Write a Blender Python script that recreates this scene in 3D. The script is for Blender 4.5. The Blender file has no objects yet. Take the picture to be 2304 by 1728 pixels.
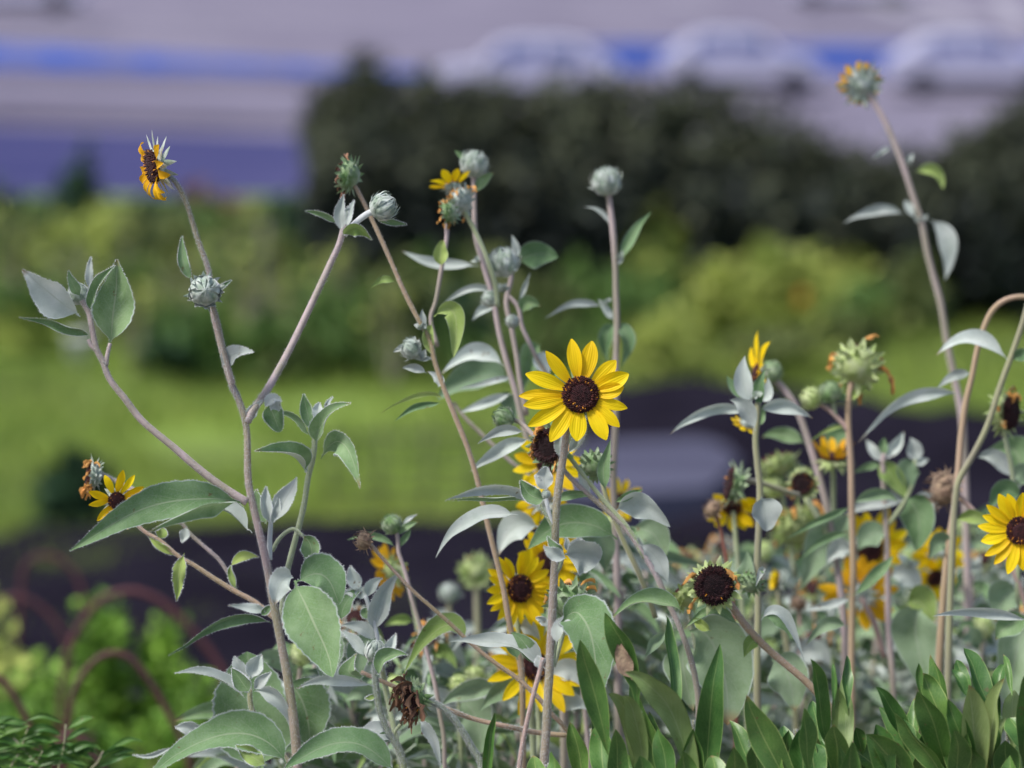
import bpy, math, random
from mathutils import Vector, Matrix, noise

# ------------------------------------------------------------------ camera, sky, sun, exposure
SC = bpy.context.scene
CAMLOC = Vector((0, 0, 1.6)); PITCH = math.radians(-9)
cam = bpy.data.cameras.new('camera'); camo = bpy.data.objects.new('camera', cam)
SC.collection.objects.link(camo); SC.camera = camo
camo.location = CAMLOC; camo.rotation_euler = (math.radians(90) + PITCH, 0, 0)
cam.lens = 125; cam.sensor_width = 36; cam.clip_end = 2000; cam.clip_start = 0.05
cam.dof.use_dof = True; cam.dof.focus_distance = 2.5; cam.dof.aperture_fstop = 5.2
world = bpy.data.worlds.new('World'); SC.world = world; world.use_nodes = True
nt = world.node_tree; bg = nt.nodes['Background']
sky = nt.nodes.new('ShaderNodeTexSky'); sky.sky_type = 'NISHITA'; sky.sun_disc = False
SUN_EL, SUN_ROT = math.radians(56), math.radians(-118)
sky.sun_elevation = SUN_EL; sky.sun_rotation = SUN_ROT; sky.air_density = 1.0; sky.dust_density = 3.0; sky.ozone_density = 1.0
nt.links.new(sky.outputs[0], bg.inputs[0]); bg.inputs[1].default_value = 0.085
sl = bpy.data.lights.new('sun', 'SUN'); sl.energy = 2.0; sl.angle = math.radians(11); sl.color = (1, .96, .9)
so = bpy.data.objects.new('sun', sl); SC.collection.objects.link(so)
sd = Vector((math.sin(SUN_ROT) * math.cos(SUN_EL), math.cos(SUN_ROT) * math.cos(SUN_EL), math.sin(SUN_EL)))
so.rotation_euler = sd.to_track_quat('Z', 'Y').to_euler(); so.location = (0, 0, 20)
SC.view_settings.view_transform = 'Standard'; SC.view_settings.look = 'None'
SC.view_settings.exposure = 0.95; SC.view_settings.gamma = 1
SC.cycles.use_denoising = True
SC.cycles.max_bounces = 6; SC.cycles.transparent_max_bounces = 4

FWD = Vector((0, math.cos(PITCH), math.sin(PITCH))); UP = Vector((0, -math.sin(PITCH), math.cos(PITCH))); RT = Vector((1, 0, 0))
KP = 0.288 / 2304
def D(d): return d if d < 2.64 or d > 3.45 else 2.64 + (d - 2.64) * 1.45   # the rear plants stand a little deeper
def P(x, y, d=2.5):                      # photograph position and distance -> point in the garden
    d = D(d)
    return CAMLOC + RT * ((x - 1152) * KP * d) + UP * ((864 - y) * KP * d) + FWD * d
def G(x, y, z):                          # where the line of sight meets level z
    v = RT * ((x - 1152) * KP) + UP * ((864 - y) * KP) + FWD
    return CAMLOC + v * ((z - CAMLOC.z) / v.z)
def depth_of(p): return (p - CAMLOC).dot(FWD)
R = random.Random(7)
U = R.uniform

# ------------------------------------------------------------------ materials
MATS = {}
def newmat(name):
    m = bpy.data.materials.new(name); m.use_nodes = True; MATS[name] = m
    n = m.node_tree.nodes; l = m.node_tree.links
    return m, n, l, n['Principled BSDF'], n['Material Output']
def nmath(n, l, op, a, b=None, c=None):
    x = n.new('ShaderNodeMath'); x.operation = op
    for i, v in enumerate((a, b, c)):
        if v is None: continue
        if isinstance(v, (int, float)): x.inputs[i].default_value = v
        else: l.new(v, x.inputs[i])
    return x.outputs[0]
def nmix(n, l, fac, a, b):
    x = n.new('ShaderNodeMix'); x.data_type = 'RGBA'
    for i, v in ((0, fac), (6, a), (7, b)):
        if isinstance(v, (int, float)): x.inputs[i].default_value = v
        elif isinstance(v, tuple): x.inputs[i].default_value = (*v, 1)
        else: l.new(v, x.inputs[i])
    return x.outputs[2]
def nnoise(n, l, scale, detail=3, coord='Object', stretch=None, rough=.55):
    tc = n.new('ShaderNodeTexCoord'); t = n.new('ShaderNodeTexNoise'); t.inputs['Scale'].default_value = scale
    t.inputs['Detail'].default_value = detail; t.inputs['Roughness'].default_value = rough
    src = tc.outputs[coord]
    if stretch:
        mp = n.new('ShaderNodeMapping'); mp.inputs['Scale'].default_value = stretch; l.new(src, mp.inputs[0]); src = mp.outputs[0]
    l.new(src, t.inputs['Vector']); return t.outputs['Fac']
def nramp(n, l, fac, lo, hi):
    x = n.new('ShaderNodeMapRange'); x.inputs[1].default_value = lo; x.inputs[2].default_value = hi; l.new(fac, x.inputs[0]); return x.outputs[0]
def bump(n, l, b, h, s, d=.001):
    x = n.new('ShaderNodeBump'); x.inputs['Strength'].default_value = s; x.inputs['Distance'].default_value = d
    l.new(h, x.inputs['Height']); l.new(x.outputs[0], b.inputs['Normal'])
def transl(m, n, l, b, out, col, f):
    t = n.new('ShaderNodeBsdfTranslucent'); mx = n.new('ShaderNodeMixShader'); mx.inputs[0].default_value = f
    if isinstance(col, tuple): t.inputs[0].default_value = (*col, 1)
    else: l.new(col, t.inputs[0])
    l.new(b.outputs[0], mx.inputs[1]); l.new(t.outputs[0], mx.inputs[2]); l.new(mx.outputs[0], out.inputs[0])
def plain(name, a, b2=None, scale=40, rough=.8, sheen=0, spec=.3, stretch=None, bmp=0, bd=.001, tr=0, lo=.3, hi=.7, isl=0):
    m, n, l, b, out = newmat(name)
    f = nramp(n, l, nnoise(n, l, scale, 4, stretch=stretch), lo, hi)
    c = nmix(n, l, f, a, b2 or a)
    if isl:
        g = n.new('ShaderNodeNewGeometry')
        hs = n.new('ShaderNodeHueSaturation'); l.new(c, hs.inputs['Color'])
        l.new(nmath(n, l, 'MULTIPLY_ADD', g.outputs['Random Per Island'], 2 * isl, 1 - isl), hs.inputs['Value']); c = hs.outputs[0]
    l.new(c, b.inputs['Base Color']); b.inputs['Roughness'].default_value = rough
    b.inputs['Specular IOR Level'].default_value = spec
    b.inputs['Sheen Weight'].default_value = sheen; b.inputs['Sheen Roughness'].default_value = .4
    if bmp: bump(n, l, b, nnoise(n, l, scale * 2.5, 4, stretch=stretch), bmp, bd)
    if tr: transl(m, n, l, b, out, c, tr)
    return m
def leafmat(name, c1, c2, back, vein, rim, sheen=.22, rough=.75, veins=8, tr=.22, spec=.25, rimw=.95, vs=.34):
    m, n, l, b, out = newmat(name)
    uv = n.new('ShaderNodeUVMap'); sp = n.new('ShaderNodeSeparateXYZ'); l.new(uv.outputs[0], sp.inputs[0])
    t = sp.outputs[0]; v = nmath(n, l, 'ABSOLUTE', nmath(n, l, 'MULTIPLY_ADD', sp.outputs[1], 2, -1))
    oi = n.new('ShaderNodeObjectInfo')
    nz = nnoise(n, l, 55, 4); fine = nnoise(n, l, 900, 3)
    c = nmix(n, l, nramp(n, l, nz, .3, .7), c1, c2)
    c = nmix(n, l, nmath(n, l, 'MULTIPLY', nramp(n, l, fine, .4, .8), .22), c, rim)
    # side veins sweep forward from the midrib
    wob = nmath(n, l, 'MULTIPLY', nz, .08)
    q = nmath(n, l, 'FRACT', nmath(n, l, 'ADD', nmath(n, l, 'MULTIPLY', nmath(n, l, 'SUBTRACT', nmath(n, l, 'ADD', t, wob), nmath(n, l, 'MULTIPLY', nmath(n, l, 'POWER', v, .8), .28)), veins), 10))
    q = nmath(n, l, 'ABSOLUTE', nmath(n, l, 'SUBTRACT', q, .5))
    vf = nmath(n, l, 'MULTIPLY', nmath(n, l, 'LESS_THAN', q, .05), nmath(n, l, 'SUBTRACT', 1, v))
    vf = nmath(n, l, 'MULTIPLY', vf, vs)
    mid = nmath(n, l, 'LESS_THAN', v, .035)
    vf = nmath(n, l, 'MAXIMUM', vf, nmath(n, l, 'MULTIPLY', mid, .8))
    c = nmix(n, l, vf, c, vein)
    ed = nramp(n, l, nmath(n, l, 'ADD', v, nmath(n, l, 'MULTIPLY', fine, .05)), rimw, 1.0)
    c = nmix(n, l, ed, c, rim)
    sp_n = nnoise(n, l, 210, 2); sp_l = nnoise(n, l, 32, 2)
    spot = nmath(n, l, 'MULTIPLY', nramp(n, l, sp_n, .66, .70), nramp(n, l, sp_l, .52, .58))
    g = n.new('ShaderNodeNewGeometry')
    c = nmix(n, l, nmath(n, l, 'MULTIPLY', g.outputs['Backfacing'], .8), c, back)
    c = nmix(n, l, nmath(n, l, 'MULTIPLY', spot, .7), c, (.16, .11, .05))
    tipf = nmath(n, l, 'MULTIPLY', nramp(n, l, nmath(n, l, 'ADD', t, nmath(n, l, 'MULTIPLY', nz, .12)), .97, 1.07), nmath(n, l, 'GREATER_THAN', oi.outputs['Random'], .7))
    c = nmix(n, l, tipf, c, (.26, .18, .08))
    hs = n.new('ShaderNodeHueSaturation'); l.new(c, hs.inputs['Color'])
    l.new(nmath(n, l, 'MULTIPLY_ADD', oi.outputs['Random'], .42, .80), hs.inputs['Value'])
    l.new(nmath(n, l, 'MULTIPLY_ADD', oi.outputs['Random'], -.03, .515), hs.inputs['Hue'])
    c = hs.outputs[0]
    l.new(c, b.inputs['Base Color']); b.inputs['Roughness'].default_value = rough
    b.inputs['Specular IOR Level'].default_value = spec
    b.inputs['Sheen Weight'].default_value = sheen; b.inputs['Sheen Roughness'].default_value = .45; b.inputs['Sheen Tint'].default_value = (.95, 1, .97, 1)
    h = nmath(n, l, 'MULTIPLY_ADD', vf, -.8, nmath(n, l, 'MULTIPLY', nz, .6))
    bump(n, l, b, h, .5, .0012)
    transl(m, n, l, b, out, c, tr)
    return m
leafmat('leaf_green', (.11, .215, .075), (.21, .33, .16), (.36, .42, .35), (.30, .38, .24), (.40, .48, .44))
leafmat('leaf_silver', (.40, .47, .43), (.56, .61, .59), (.18, .29, .12), (.44, .5, .45), (.62, .68, .68), sheen=.35, vs=.3)
leafmat('leaf_dim', (.17, .27, .14), (.27, .38, .24), (.33, .40, .37), (.30, .38, .27), (.40, .47, .42))
leafmat('leaf_lime', (.26, .38, .08), (.33, .44, .14), (.30, .40, .2), (.42, .5, .22), (.42, .5, .33), sheen=.3)
leafmat('laurel_leaf', (.042, .125, .026), (.095, .215, .045), (.24, .33, .12), (.24, .34, .11), (.27, .38, .12), sheen=0, rough=.42, veins=13, tr=.12, spec=.5, rimw=.94, vs=.25)
leafmat('laurel_pale', (.18, .27, .08), (.26, .35, .14), (.04, .10, .03), (.30, .38, .18), (.17, .22, .07), sheen=0, rough=.5, veins=14, tr=.15, spec=.4, rimw=.95, vs=.7)
leafmat('wild_leaf', (.04, .12, .02), (.08, .2, .035), (.16, .26, .1), (.2, .3, .08), (.08, .18, .04), sheen=0, rough=.45, veins=9, tr=.2, spec=.45)
plain('stem_mauve', (.43, .35, .36), (.30, .27, .22), 60, .8, .35, lo=.38, hi=.6, stretch=(1, 1, .15), bmp=.6)
plain('stem_olive', (.31, .33, .17), (.24, .22, .17), 50, .8, .6, stretch=(1, 1, .15), bmp=.4)
plain('stem_main', (.34, .26, .27), (.31, .28, .18), 14, .85, .35, lo=.38, hi=.6, bmp=.7, stretch=(2, 2, .5))
plain('stem_tan', (.46, .32, .25), (.33, .26, .15), 30, .75, .4, stretch=(1, 1, .12), bmp=.5)
plain('stem_pink', (.50, .36, .33), (.38, .27, .24), 30, .75, .3, stretch=(1, 1, .12), bmp=.5)
plain('stem_green', (.38, .44, .24), (.30, .35, .24), 30, .8, .6, bmp=.3)
plain('stem_red', (.26, .09, .07), (.20, .09, .06), 30, .8, .2)
plain('hair', (.74, .77, .80), (.66, .7, .72), 30, .9, .3, tr=.3)
plain('bract_silver', (.26, .34, .27), (.55, .60, .58), 160, .85, .8, bmp=.5, tr=.1, isl=.16, lo=.38, hi=.66)
plain('bract_green', (.15, .26, .10), (.42, .5, .36), 130, .8, .5, bmp=.5, tr=.12, isl=.2, lo=.4, hi=.75)
plain('bract_lime', (.36, .48, .14), (.55, .62, .36), 110, .8, .3, bmp=.5, tr=.2, isl=.2)
plain('bract_brown', (.20, .13, .10), (.33, .25, .17), 160, .9, .1, bmp=.7, isl=.4)
plain('disc_dark', (.022, .008, .010), (.05, .012, .014), 400, .75, .1, isl=.5)
plain('disc_rim', (.085, .018, .012), (.028, .008, .008), 500, .7, .1, isl=.5)
plain('disc_black', (.012, .006, .009), (.03, .012, .014), 500, .8, .1, isl=.5)
plain('pollen', (.62, .22, .02), (.7, .34, .04), 400, .7)
plain('withered', (.78, .42, .10), (.55, .26, .09), 120, .7, .1, tr=.2, isl=.35, bmp=.5)
plain('withered_brown', (.14, .07, .05), (.30, .17, .10), 120, .8, .1, tr=.1, isl=.4, bmp=.5)
def petalmat(name, a, tipc, basec):
    m, n, l, b, out = newmat(name)
    uv = n.new('ShaderNodeUVMap'); sp = n.new('ShaderNodeSeparateXYZ'); l.new(uv.outputs[0], sp.inputs[0])
    st = n.new('ShaderNodeTexWave'); st.inputs['Scale'].default_value = 2.2; st.inputs['Distortion'].default_value = 1.2
    st.bands_direction = 'Y'; st.inputs['Detail'].default_value = 2
    mp = n.new('ShaderNodeMapping'); mp.inputs['Scale'].default_value = (.4, 1, 1); l.new(uv.outputs[0], mp.inputs[0]); l.new(mp.outputs[0], st.inputs['Vector'])
    c = nmix(n, l, nramp(n, l, sp.outputs[0], .0, .45), basec, a)
    c = nmix(n, l, nmath(n, l, 'MULTIPLY', st.outputs['Fac'], .45), c, tipc)
    oi = n.new('ShaderNodeObjectInfo'); hs = n.new('ShaderNodeHueSaturation'); l.new(c, hs.inputs['Color'])
    l.new(nmath(n, l, 'MULTIPLY_ADD', oi.outputs['Random'], .016, .490), hs.inputs['Hue'])
    l.new(nmath(n, l, 'MULTIPLY_ADD', oi.outputs['Random'], .14, .9), hs.inputs['Value'])
    c = hs.outputs[0]
    l.new(c, b.inputs['Base Color']); b.inputs['Roughness'].default_value = .55; b.inputs['Specular IOR Level'].default_value = .25
    bump(n, l, b, st.outputs['Fac'], .3, .0004); transl(m, n, l, b, out, c, .3)
petalmat('petal', (.96, .71, .006), (.88, .58, .004), (.90, .56, .005))
petalmat('petal_old', (.85, .48, .01), (.70, .34, .01), (.75, .33, .01))

# ------------------------------------------------------------------ mesh tools
class MB:
    def __init__(s): s.v = []; s.f = []; s.uv = []; s.mi = []; s.mats = []; s.cur = 0
    def mat(s, name):
        if name not in s.mats: s.mats.append(name)
        s.cur = s.mats.index(name)
    def add(s, vs, fs, uvs=None):
        o = len(s.v); s.v += [Vector(p) for p in vs]; s.uv += (uvs or [(0, 0)] * len(vs))
        for f in fs: s.f.append(tuple(i + o for i in f)); s.mi.append(s.cur)
    def build(s, name, parent=None, smooth=True, origin=None):
        off = Vector((0, 0, 0))
        if parent is not None: off = parent['_o'] if '_o' in parent else off
        off = Vector(off) if parent is not None else (origin or off)
        me = bpy.data.meshes.new(name)
        me.from_pydata([tuple(p - off) for p in s.v], [], s.f)
        for mn in s.mats: me.materials.append(MATS[mn])
        me.polygons.foreach_set('material_index', s.mi)
        if smooth: me.polygons.foreach_set('use_smooth', [True] * len(s.f))
        uvl = me.uv_layers.new(name='UVMap'); li = [0] * len(me.loops); me.loops.foreach_get('vertex_index', li)
        flat = [0.0] * (2 * len(li))
        for k, i in enumerate(li): flat[2 * k], flat[2 * k + 1] = s.uv[i]
        uvl.data.foreach_set('uv', flat)
        o = bpy.data.objects.new(name, me); SC.collection.objects.link(o)
        if parent is not None: o.parent = parent; o['_o'] = tuple(off)
        else: o.location = off
        return o
def tag(o, label, cat=None, group=None, kind=None):
    if label: o['label'] = label
    if cat: o['category'] = cat
    if group: o['group'] = group
    if kind: o['kind'] = kind
    return o
def empty(name, loc, label, cat, group=None):
    o = bpy.data.objects.new(name, None); SC.collection.objects.link(o); o.location = loc; o['_o'] = tuple(loc)
    o.empty_display_size = .05
    return tag(o, label, cat, group)
def perp(t):
    a = Vector((0, 0, 1)) if abs(t.z) < .9 else Vector((1, 0, 0))
    return t.cross(a).normalized()
def catmull(pts, n):
    out = []; m = len(pts)
    for i in range(m - 1):
        p1 = pts[i]; p2 = pts[i + 1]
        p0 = pts[i - 1] if i else p1 * 2 - p2; p3 = pts[i + 2] if i + 2 < m else p2 * 2 - p1
        t0 = 0; t1 = t0 + max((p1 - p0).length, 1e-6) ** .5; t2 = t1 + max((p2 - p1).length, 1e-6) ** .5; t3 = t2 + max((p3 - p2).length, 1e-6) ** .5
        for k in range(n):
            t = t1 + (t2 - t1) * k / n
            a1 = p0 * ((t1 - t) / (t1 - t0)) + p1 * ((t - t0) / (t1 - t0)); a2 = p1 * ((t2 - t) / (t2 - t1)) + p2 * ((t - t1) / (t2 - t1)); a3 = p2 * ((t3 - t) / (t3 - t2)) + p3 * ((t - t2) / (t3 - t2))
            b1 = a1 * ((t2 - t) / (t2 - t0)) + a2 * ((t - t0) / (t2 - t0)); b2 = a2 * ((t3 - t) / (t3 - t1)) + a3 * ((t - t1) / (t3 - t1))
            out.append(b1 * ((t2 - t) / (t2 - t1)) + b2 * ((t - t1) / (t2 - t1)))
    out.append(pts[-1].copy()); return out
def tube(mb, pts, r0, r1, seg=9, sub=4, hairs=0, rid=.05, bulge=None, hl=.0021):
    c = catmull(pts, sub) if sub > 1 else pts
    n = len(c); L = [0]
    for i in range(1, n): L.append(L[-1] + (c[i] - c[i - 1]).length)
    tot = L[-1] or 1
    vs, fs, uv = [], [], []; side = None; frames = []
    for i in range(n):
        t = (c[min(i + 1, n - 1)] - c[max(i - 1, 0)]).normalized()
        side = perp(t) if side is None else (side - t * side.dot(t)).normalized()
        b = t.cross(side); r = r0 + (r1 - r0) * L[i] / tot
        if bulge: r *= 1 + bulge * math.exp(-((L[i] / tot - 1) * 18) ** 2)
        frames.append((c[i], side.copy(), b, r, t))
        for k in range(seg):
            a = 2 * math.pi * k / seg; rr = r * (1 + .10 * noise.noise(c[i] * 35) + rid * math.cos(a * 4 + 1) + rid * .6 * noise.noise(c[i] * 90 + Vector((a, 0, 0))))
            vs.append(c[i] + (side * math.cos(a) + b * math.sin(a)) * rr); uv.append((L[i] / tot, k / seg))
    for i in range(n - 1):
        for k in range(seg):
            k2 = (k + 1) % seg; fs.append((i * seg + k, i * seg + k2, (i + 1) * seg + k2, (i + 1) * seg + k))
    fs.append(tuple(range(seg - 1, -1, -1))); fs.append(tuple((n - 1) * seg + k for k in range(seg)))
    mb.add(vs, fs, uv)
    if hairs:
        cur = mb.cur; mb.mat('hair')
        for _ in range(int(hairs * tot)):
            i = R.randrange(n - 1); q = R.random(); p, s, b, r, t = frames[i]; p = p.lerp(c[i + 1], q)
            a = U(0, 6.283); d = (s * math.cos(a) + b * math.sin(a)); base = p + d * r * .97
            w = t.cross(d) * .00012; tip = base + (d + t * U(-.5, .7)) * hl * U(.4, 1)
            mb.add([base - w, base + w, tip], [(0, 1, 2)])
        mb.cur = cur
    return frames
def blade(mb, spine, sides, nrms, widths, m=4, cup=0, wave=0, wk=9, ph=0, serr=0, groove=0, uvo=0):
    n = len(spine); vs, uv, fs = [], [], []
    for i in range(n):
        t = i / (n - 1); w = widths[i]
        for j in range(m + 1):
            v = 2 * j / m - 1; av = abs(v)
            wl = w * (1 + (serr * (((t * 17 + (.3 if v > 0 else 0)) % 1) - .5) if av > .8 else 0))
            h = cup * w * av ** 1.3 + wave * w * .5 * noise.noise(spine[i] * 60 + Vector((v * 2, 0, 0))) * av + wave * w * math.sin(wk * t + ph + (2.1 if v > 0 else 0)) * av * av
            if groove: h += groove * w * math.cos(v * 7.5)
            vs.append(spine[i] + sides[i] * (wl * v * (1 - .35 * min(abs(cup), 1) * av)) + nrms[i] * h); uv.append((t, (v + 1) / 2))
    for i in range(n - 1):
        for j in range(m):
            a = i * (m + 1) + j; fs.append((a, a + 1, a + m + 2, a + m + 1))
    mb.add(vs, fs, uv)
    return vs
def prof(t, tm=.36, tip=1.0, pet=.0):
    if pet and t < pet: return .05
    if pet: t = (t - pet) / (1 - pet)
    p = math.log(.5) / math.log(tm)
    return max(.045, math.sin(math.pi * min(t, 1) ** p) ** tip) if t < .999 else .01
def make_leaf(mb, b, c, t, w, roll=0, fold=.25, wave=.12, serr=.05, tm=.36, pet=.08, n=16, m=6, hairs=0, tip=1.0, twist=0):
    sp = []
    for i in range(n + 1):
        q = i / n; sp.append(b * (1 - q) ** 2 + c * 2 * q * (1 - q) + t * q * q)
    sides, nr = [], []
    mid = sp[n // 2]; V0 = (mid - CAMLOC).normalized()
    ph = U(0, 6); ll = (t - b).length; sd0 = Vector((U(0, 99), U(0, 99), U(0, 99)))
    twist = twist or U(-16, 16)
    prev = None
    for i in range(n + 1):
        T = (sp[min(i + 1, n)] - sp[max(i - 1, 0)]).normalized()
        S = T.cross(V0)
        if S.length < .25 and prev is not None: S = prev - T * prev.dot(T)
        S.normalize()
        if prev is not None and S.dot(prev) < 0: S = -S
        prev = S.copy()
        r = math.radians(roll + twist * i / n); N = S.cross(T).normalized()
        S2 = S * math.cos(r) + N * math.sin(r); N2 = S2.cross(T).normalized()
        if N2.dot(V0) > 0 and abs(roll) < 90: N2 = -N2
        sides.append(S2); nr.append(N2)
    ws = [w / 2 * prof(i / n, tm, tip, pet) * (1 + .16 * noise.noise(sd0 + Vector((i / n * 2.5, 0, 0)))) for i in range(n + 1)]
    for i in range(2, n): sp[i] = sp[i] + (sides[i] * noise.noise(sd0 + Vector((0, i / n * 2, 0))) + nr[i] * noise.noise(sd0 + Vector((0, 9, i / n * 2.2))) * 1.6) * ll * .035 * min(1, (n - i) / 4)
    # wind faces so that the normal looks at the garden visitor when roll is small
    T = (sp[n // 2 + 1] - sp[n // 2]).normalized()
    flip = sides[n // 2].cross(T).dot(V0) * 1 > 0
    if flip: sides = [-s for s in sides]
    vs = blade(mb, sp, sides, nr, ws, m, fold, wave, U(7, 12), ph, serr)
    if hairs:
        cur = mb.cur; mb.mat('hair')
        for i in range(1, n):
            for j, sg in ((0, -1), (m, 1)):
                p = vs[i * (m + 1) + j]; p2 = vs[(i + 1) * (m + 1) + j]
                for _ in range(hairs):
                    q = p.lerp(p2, R.random()); d = (sides[i] * sg + nr[i] * U(-.6, .6) + (p2 - p).normalized() * U(-.3, .8)).normalized()
                    w_ = (p2 - p).normalized() * .00009; mb.add([q - w_, q + w_, q + d * U(.0005, .0016)], [(0, 1, 2)])
        mb.cur = cur

# ------------------------------------------------------------------ sunflower heads
def frame(dx, dy, dz):
    z = (RT * dx + UP * dy - FWD * dz).normalized()
    x = UP.cross(z)
    if x.length < .05: x = RT.copy()
    x = (x - z * x.dot(z)).normalized(); y = z.cross(x); return x, y, z
def lathe(mb, o, x, y, z, prof_, seg=18, bumpy=0):
    vs, fs = [], []
    for r, h in prof_:
        for k in range(seg):
            a = 2 * math.pi * k / seg; rr = r * (1 + bumpy * noise.noise(Vector((math.cos(a) * 2, math.sin(a) * 2, h * 200 + r * 90))))
            vs.append(o + (x * math.cos(a) + y * math.sin(a)) * rr + z * h)
    n = len(prof_)
    for i in range(n - 1):
        for k in range(seg):
            k2 = (k + 1) % seg; fs.append((i * seg + k, i * seg + k2, (i + 1) * seg + k2, (i + 1) * seg + k))
    mb.add(vs, fs)
def bracts(mb, o, x, y, z, r, n, L, W, ang, jit=.2, back=0, curl=.5, m=4, seglen=6):
    """n pointed bracts starting at radius r, leaving at ang degrees from the head's axis"""
    for k in range(n):
        a = 2 * math.pi * (k + U(-jit, jit)) / n; rad = x * math.cos(a) + y * math.sin(a); tan = z.cross(rad)
        an = math.radians(ang + U(-14, 14)); l = L * U(.8, 1.2); cu = curl * U(.3, 1.4)
        p = o + rad * r * U(.85, 1) - z * back; sp, sd, nr, ws = [], [], [], []
        tw = U(-.4, .4)
        for i in range(seglen + 1):
            t = i / seglen; aa = an + cu * t * t; d = z * math.cos(aa) + rad * math.sin(aa) + tan * tw * t * .6
            sp.append(p.copy()); sd.append((tan - rad * tw * .2).normalized()); nr.append((d.cross(tan)).normalized()); p = p + d * l / seglen
            ws.append(W / 2 * (max(.03, (1 - t) ** .75 * (1 - .25 * (1 - t) ** 4) * 1.15)))
        blade(mb, sp, sd, nr, ws, m, -.22, .06)
def closed_bracts(mb, o, x, y, z, r, n, lat0, lat1, W, lift, squash=1.0, lenj=.1):
    for k in range(n):
        a = 2 * math.pi * (k + U(-.2, .2)) / n; rad = x * math.cos(a) + y * math.sin(a); tan = z.cross(rad)
        sp, sd, nr, ws = [], [], [], []; l1 = lat1 + U(-lenj, lenj) * 40; dr = U(-.3, .3)
        for i in range(8):
            t = i / 7; la = math.radians(lat0 + (l1 - lat0) * t); q = r * (1.02 + lift * t ** 3 + .03 * U(-1, 1))
            rr = (rad + tan * dr * t).normalized()
            d = rr * math.cos(la) + z * math.sin(la) * squash
            sp.append(o + d * q); sd.append(tan); nr.append(d.normalized()); ws.append(W / 2 * max(.04, (1 - t ** 1.6)))
        blade(mb, sp, sd, nr, ws, 4, -.2, .05)
def wisps(mb, o, x, y, z, r, n, L, down=.9, w=.0016, out=.5, a0=0, a1=6.283):
    for k in range(n):
        a = U(a0, a1); rad = x * math.cos(a) + y * math.sin(a); p = o + rad * r * U(.8, 1.05)
        d = (rad * out * U(.3, 1.2) + z * U(-.1, .8)).normalized(); sp, sd, nr, ws = [], [], [], []; l = L * U(.55, 1.15); sp_ = U(0, 6)
        for i in range(8):
            t = i / 7; sp.append(p.copy()); s = perp(d); s = (s * math.cos(sp_ + 3 * t) + d.cross(s) * math.sin(sp_ + 3 * t)).normalized()
            sd.append(s); nr.append(d.cross(s)); ws.append(w * U(.6, 1.3) * (.5 + .8 * math.sin(3.1 * min(1, t * .9 + .1)))); p = p + d * l / 7
            d = (d + Vector((U(-.3, .3), U(-.3, .3), -down * .35 + U(-.2, .2)))).normalized()
        blade(mb, sp, sd, nr, ws, 3, .7, .5)
def make_disc(mb, o, x, y, z, r, h=.3, n=260, m1='disc_dark', m2='disc_rim', pollen=.12, spike=.1):
    mb.mat(m1); lathe(mb, o, x, y, z, [(r * .9, -.1 * r), (r * .97, .05 * r), (r * .8, h * .6 * r), (r * .5, h * .95 * r), (r * .2, h * 1.0 * r), (.001 * r, h * r)], 20)
    for k in range(n):
        q = math.sqrt((k + .5) / n); a = k * 2.39996; rad = x * math.cos(a) + y * math.sin(a); tan = z.cross(rad)
        hh = h * r * (1 - q ** 2.6); base = o + rad * r * q + z * (hh - .02 * r)
        d = (z + rad * q * .75).normalized(); tall = (spike * (2.0 if .6 < q < .97 else .8)) * r * U(.7, 1.3); wd = r * .052
        mb.mat(m2 if q > .55 and R.random() < .7 else m1)
        if q > .5 and R.random() < pollen: mb.mat('pollen'); tall *= 1.15; wd *= .6
        s1 = tan * wd; s2 = d.cross(tan).normalized() * wd; tp = base + d * tall
        mb.add([base - s1 - s2, base + s1 - s2, base + s1 + s2, base - s1 + s2, tp - s1 * .7, tp - s2 * .7, tp + s1 * .7, tp + s2 * .7],
               [(0, 1, 5, 4), (1, 2, 6, 5), (2, 3, 7, 6), (3, 0, 4, 7), (4, 5, 6, 7)])
def petal(parent, o, x, y, z, phi, r0, L, W, tilt=8, curl=-.25, bend=0, mat='petal', cup=.12, tipf=.8, n=12, m=8):
    mb = MB(); mb.mat(mat); a = math.radians(phi); rad = x * math.cos(a) + y * math.sin(a); tan = z.cross(rad)
    p = o + rad * r0; sp, sd, nr, ws = [], [], [], []; ti = math.radians(tilt)
    for i in range(n + 1):
        t = i / n; an = ti + curl * t * t; be = bend * t
        d = (rad * math.cos(an) + z * math.sin(an) + tan * be).normalized(); sp.append(p.copy()); s = (tan - d * tan.dot(d)).normalized()
        tw = U(-.02, .02) + .25 * math.sin(phi * .3) * t
        nn = d.cross(s) if d.cross(s).dot(z) > 0 else -d.cross(s)
        s = (s * math.cos(tw) + nn * math.sin(tw)).normalized(); sd.append(s); nr.append(nn)
        pw = (.27 + .73 * math.sin(min(t / .56, 1) * math.pi / 2)) * (1 if t < .55 else max(.06, (1 - ((t - .55) / .45) ** 2.1)) ** tipf)
        ws.append(W / 2 * pw); p = p + d * L / n
    blade(mb, sp, sd, nr, ws, m, cup + U(-.1, .16), .1, 6, phi, 0, .05)
    return mb.build('petal', parent)
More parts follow.
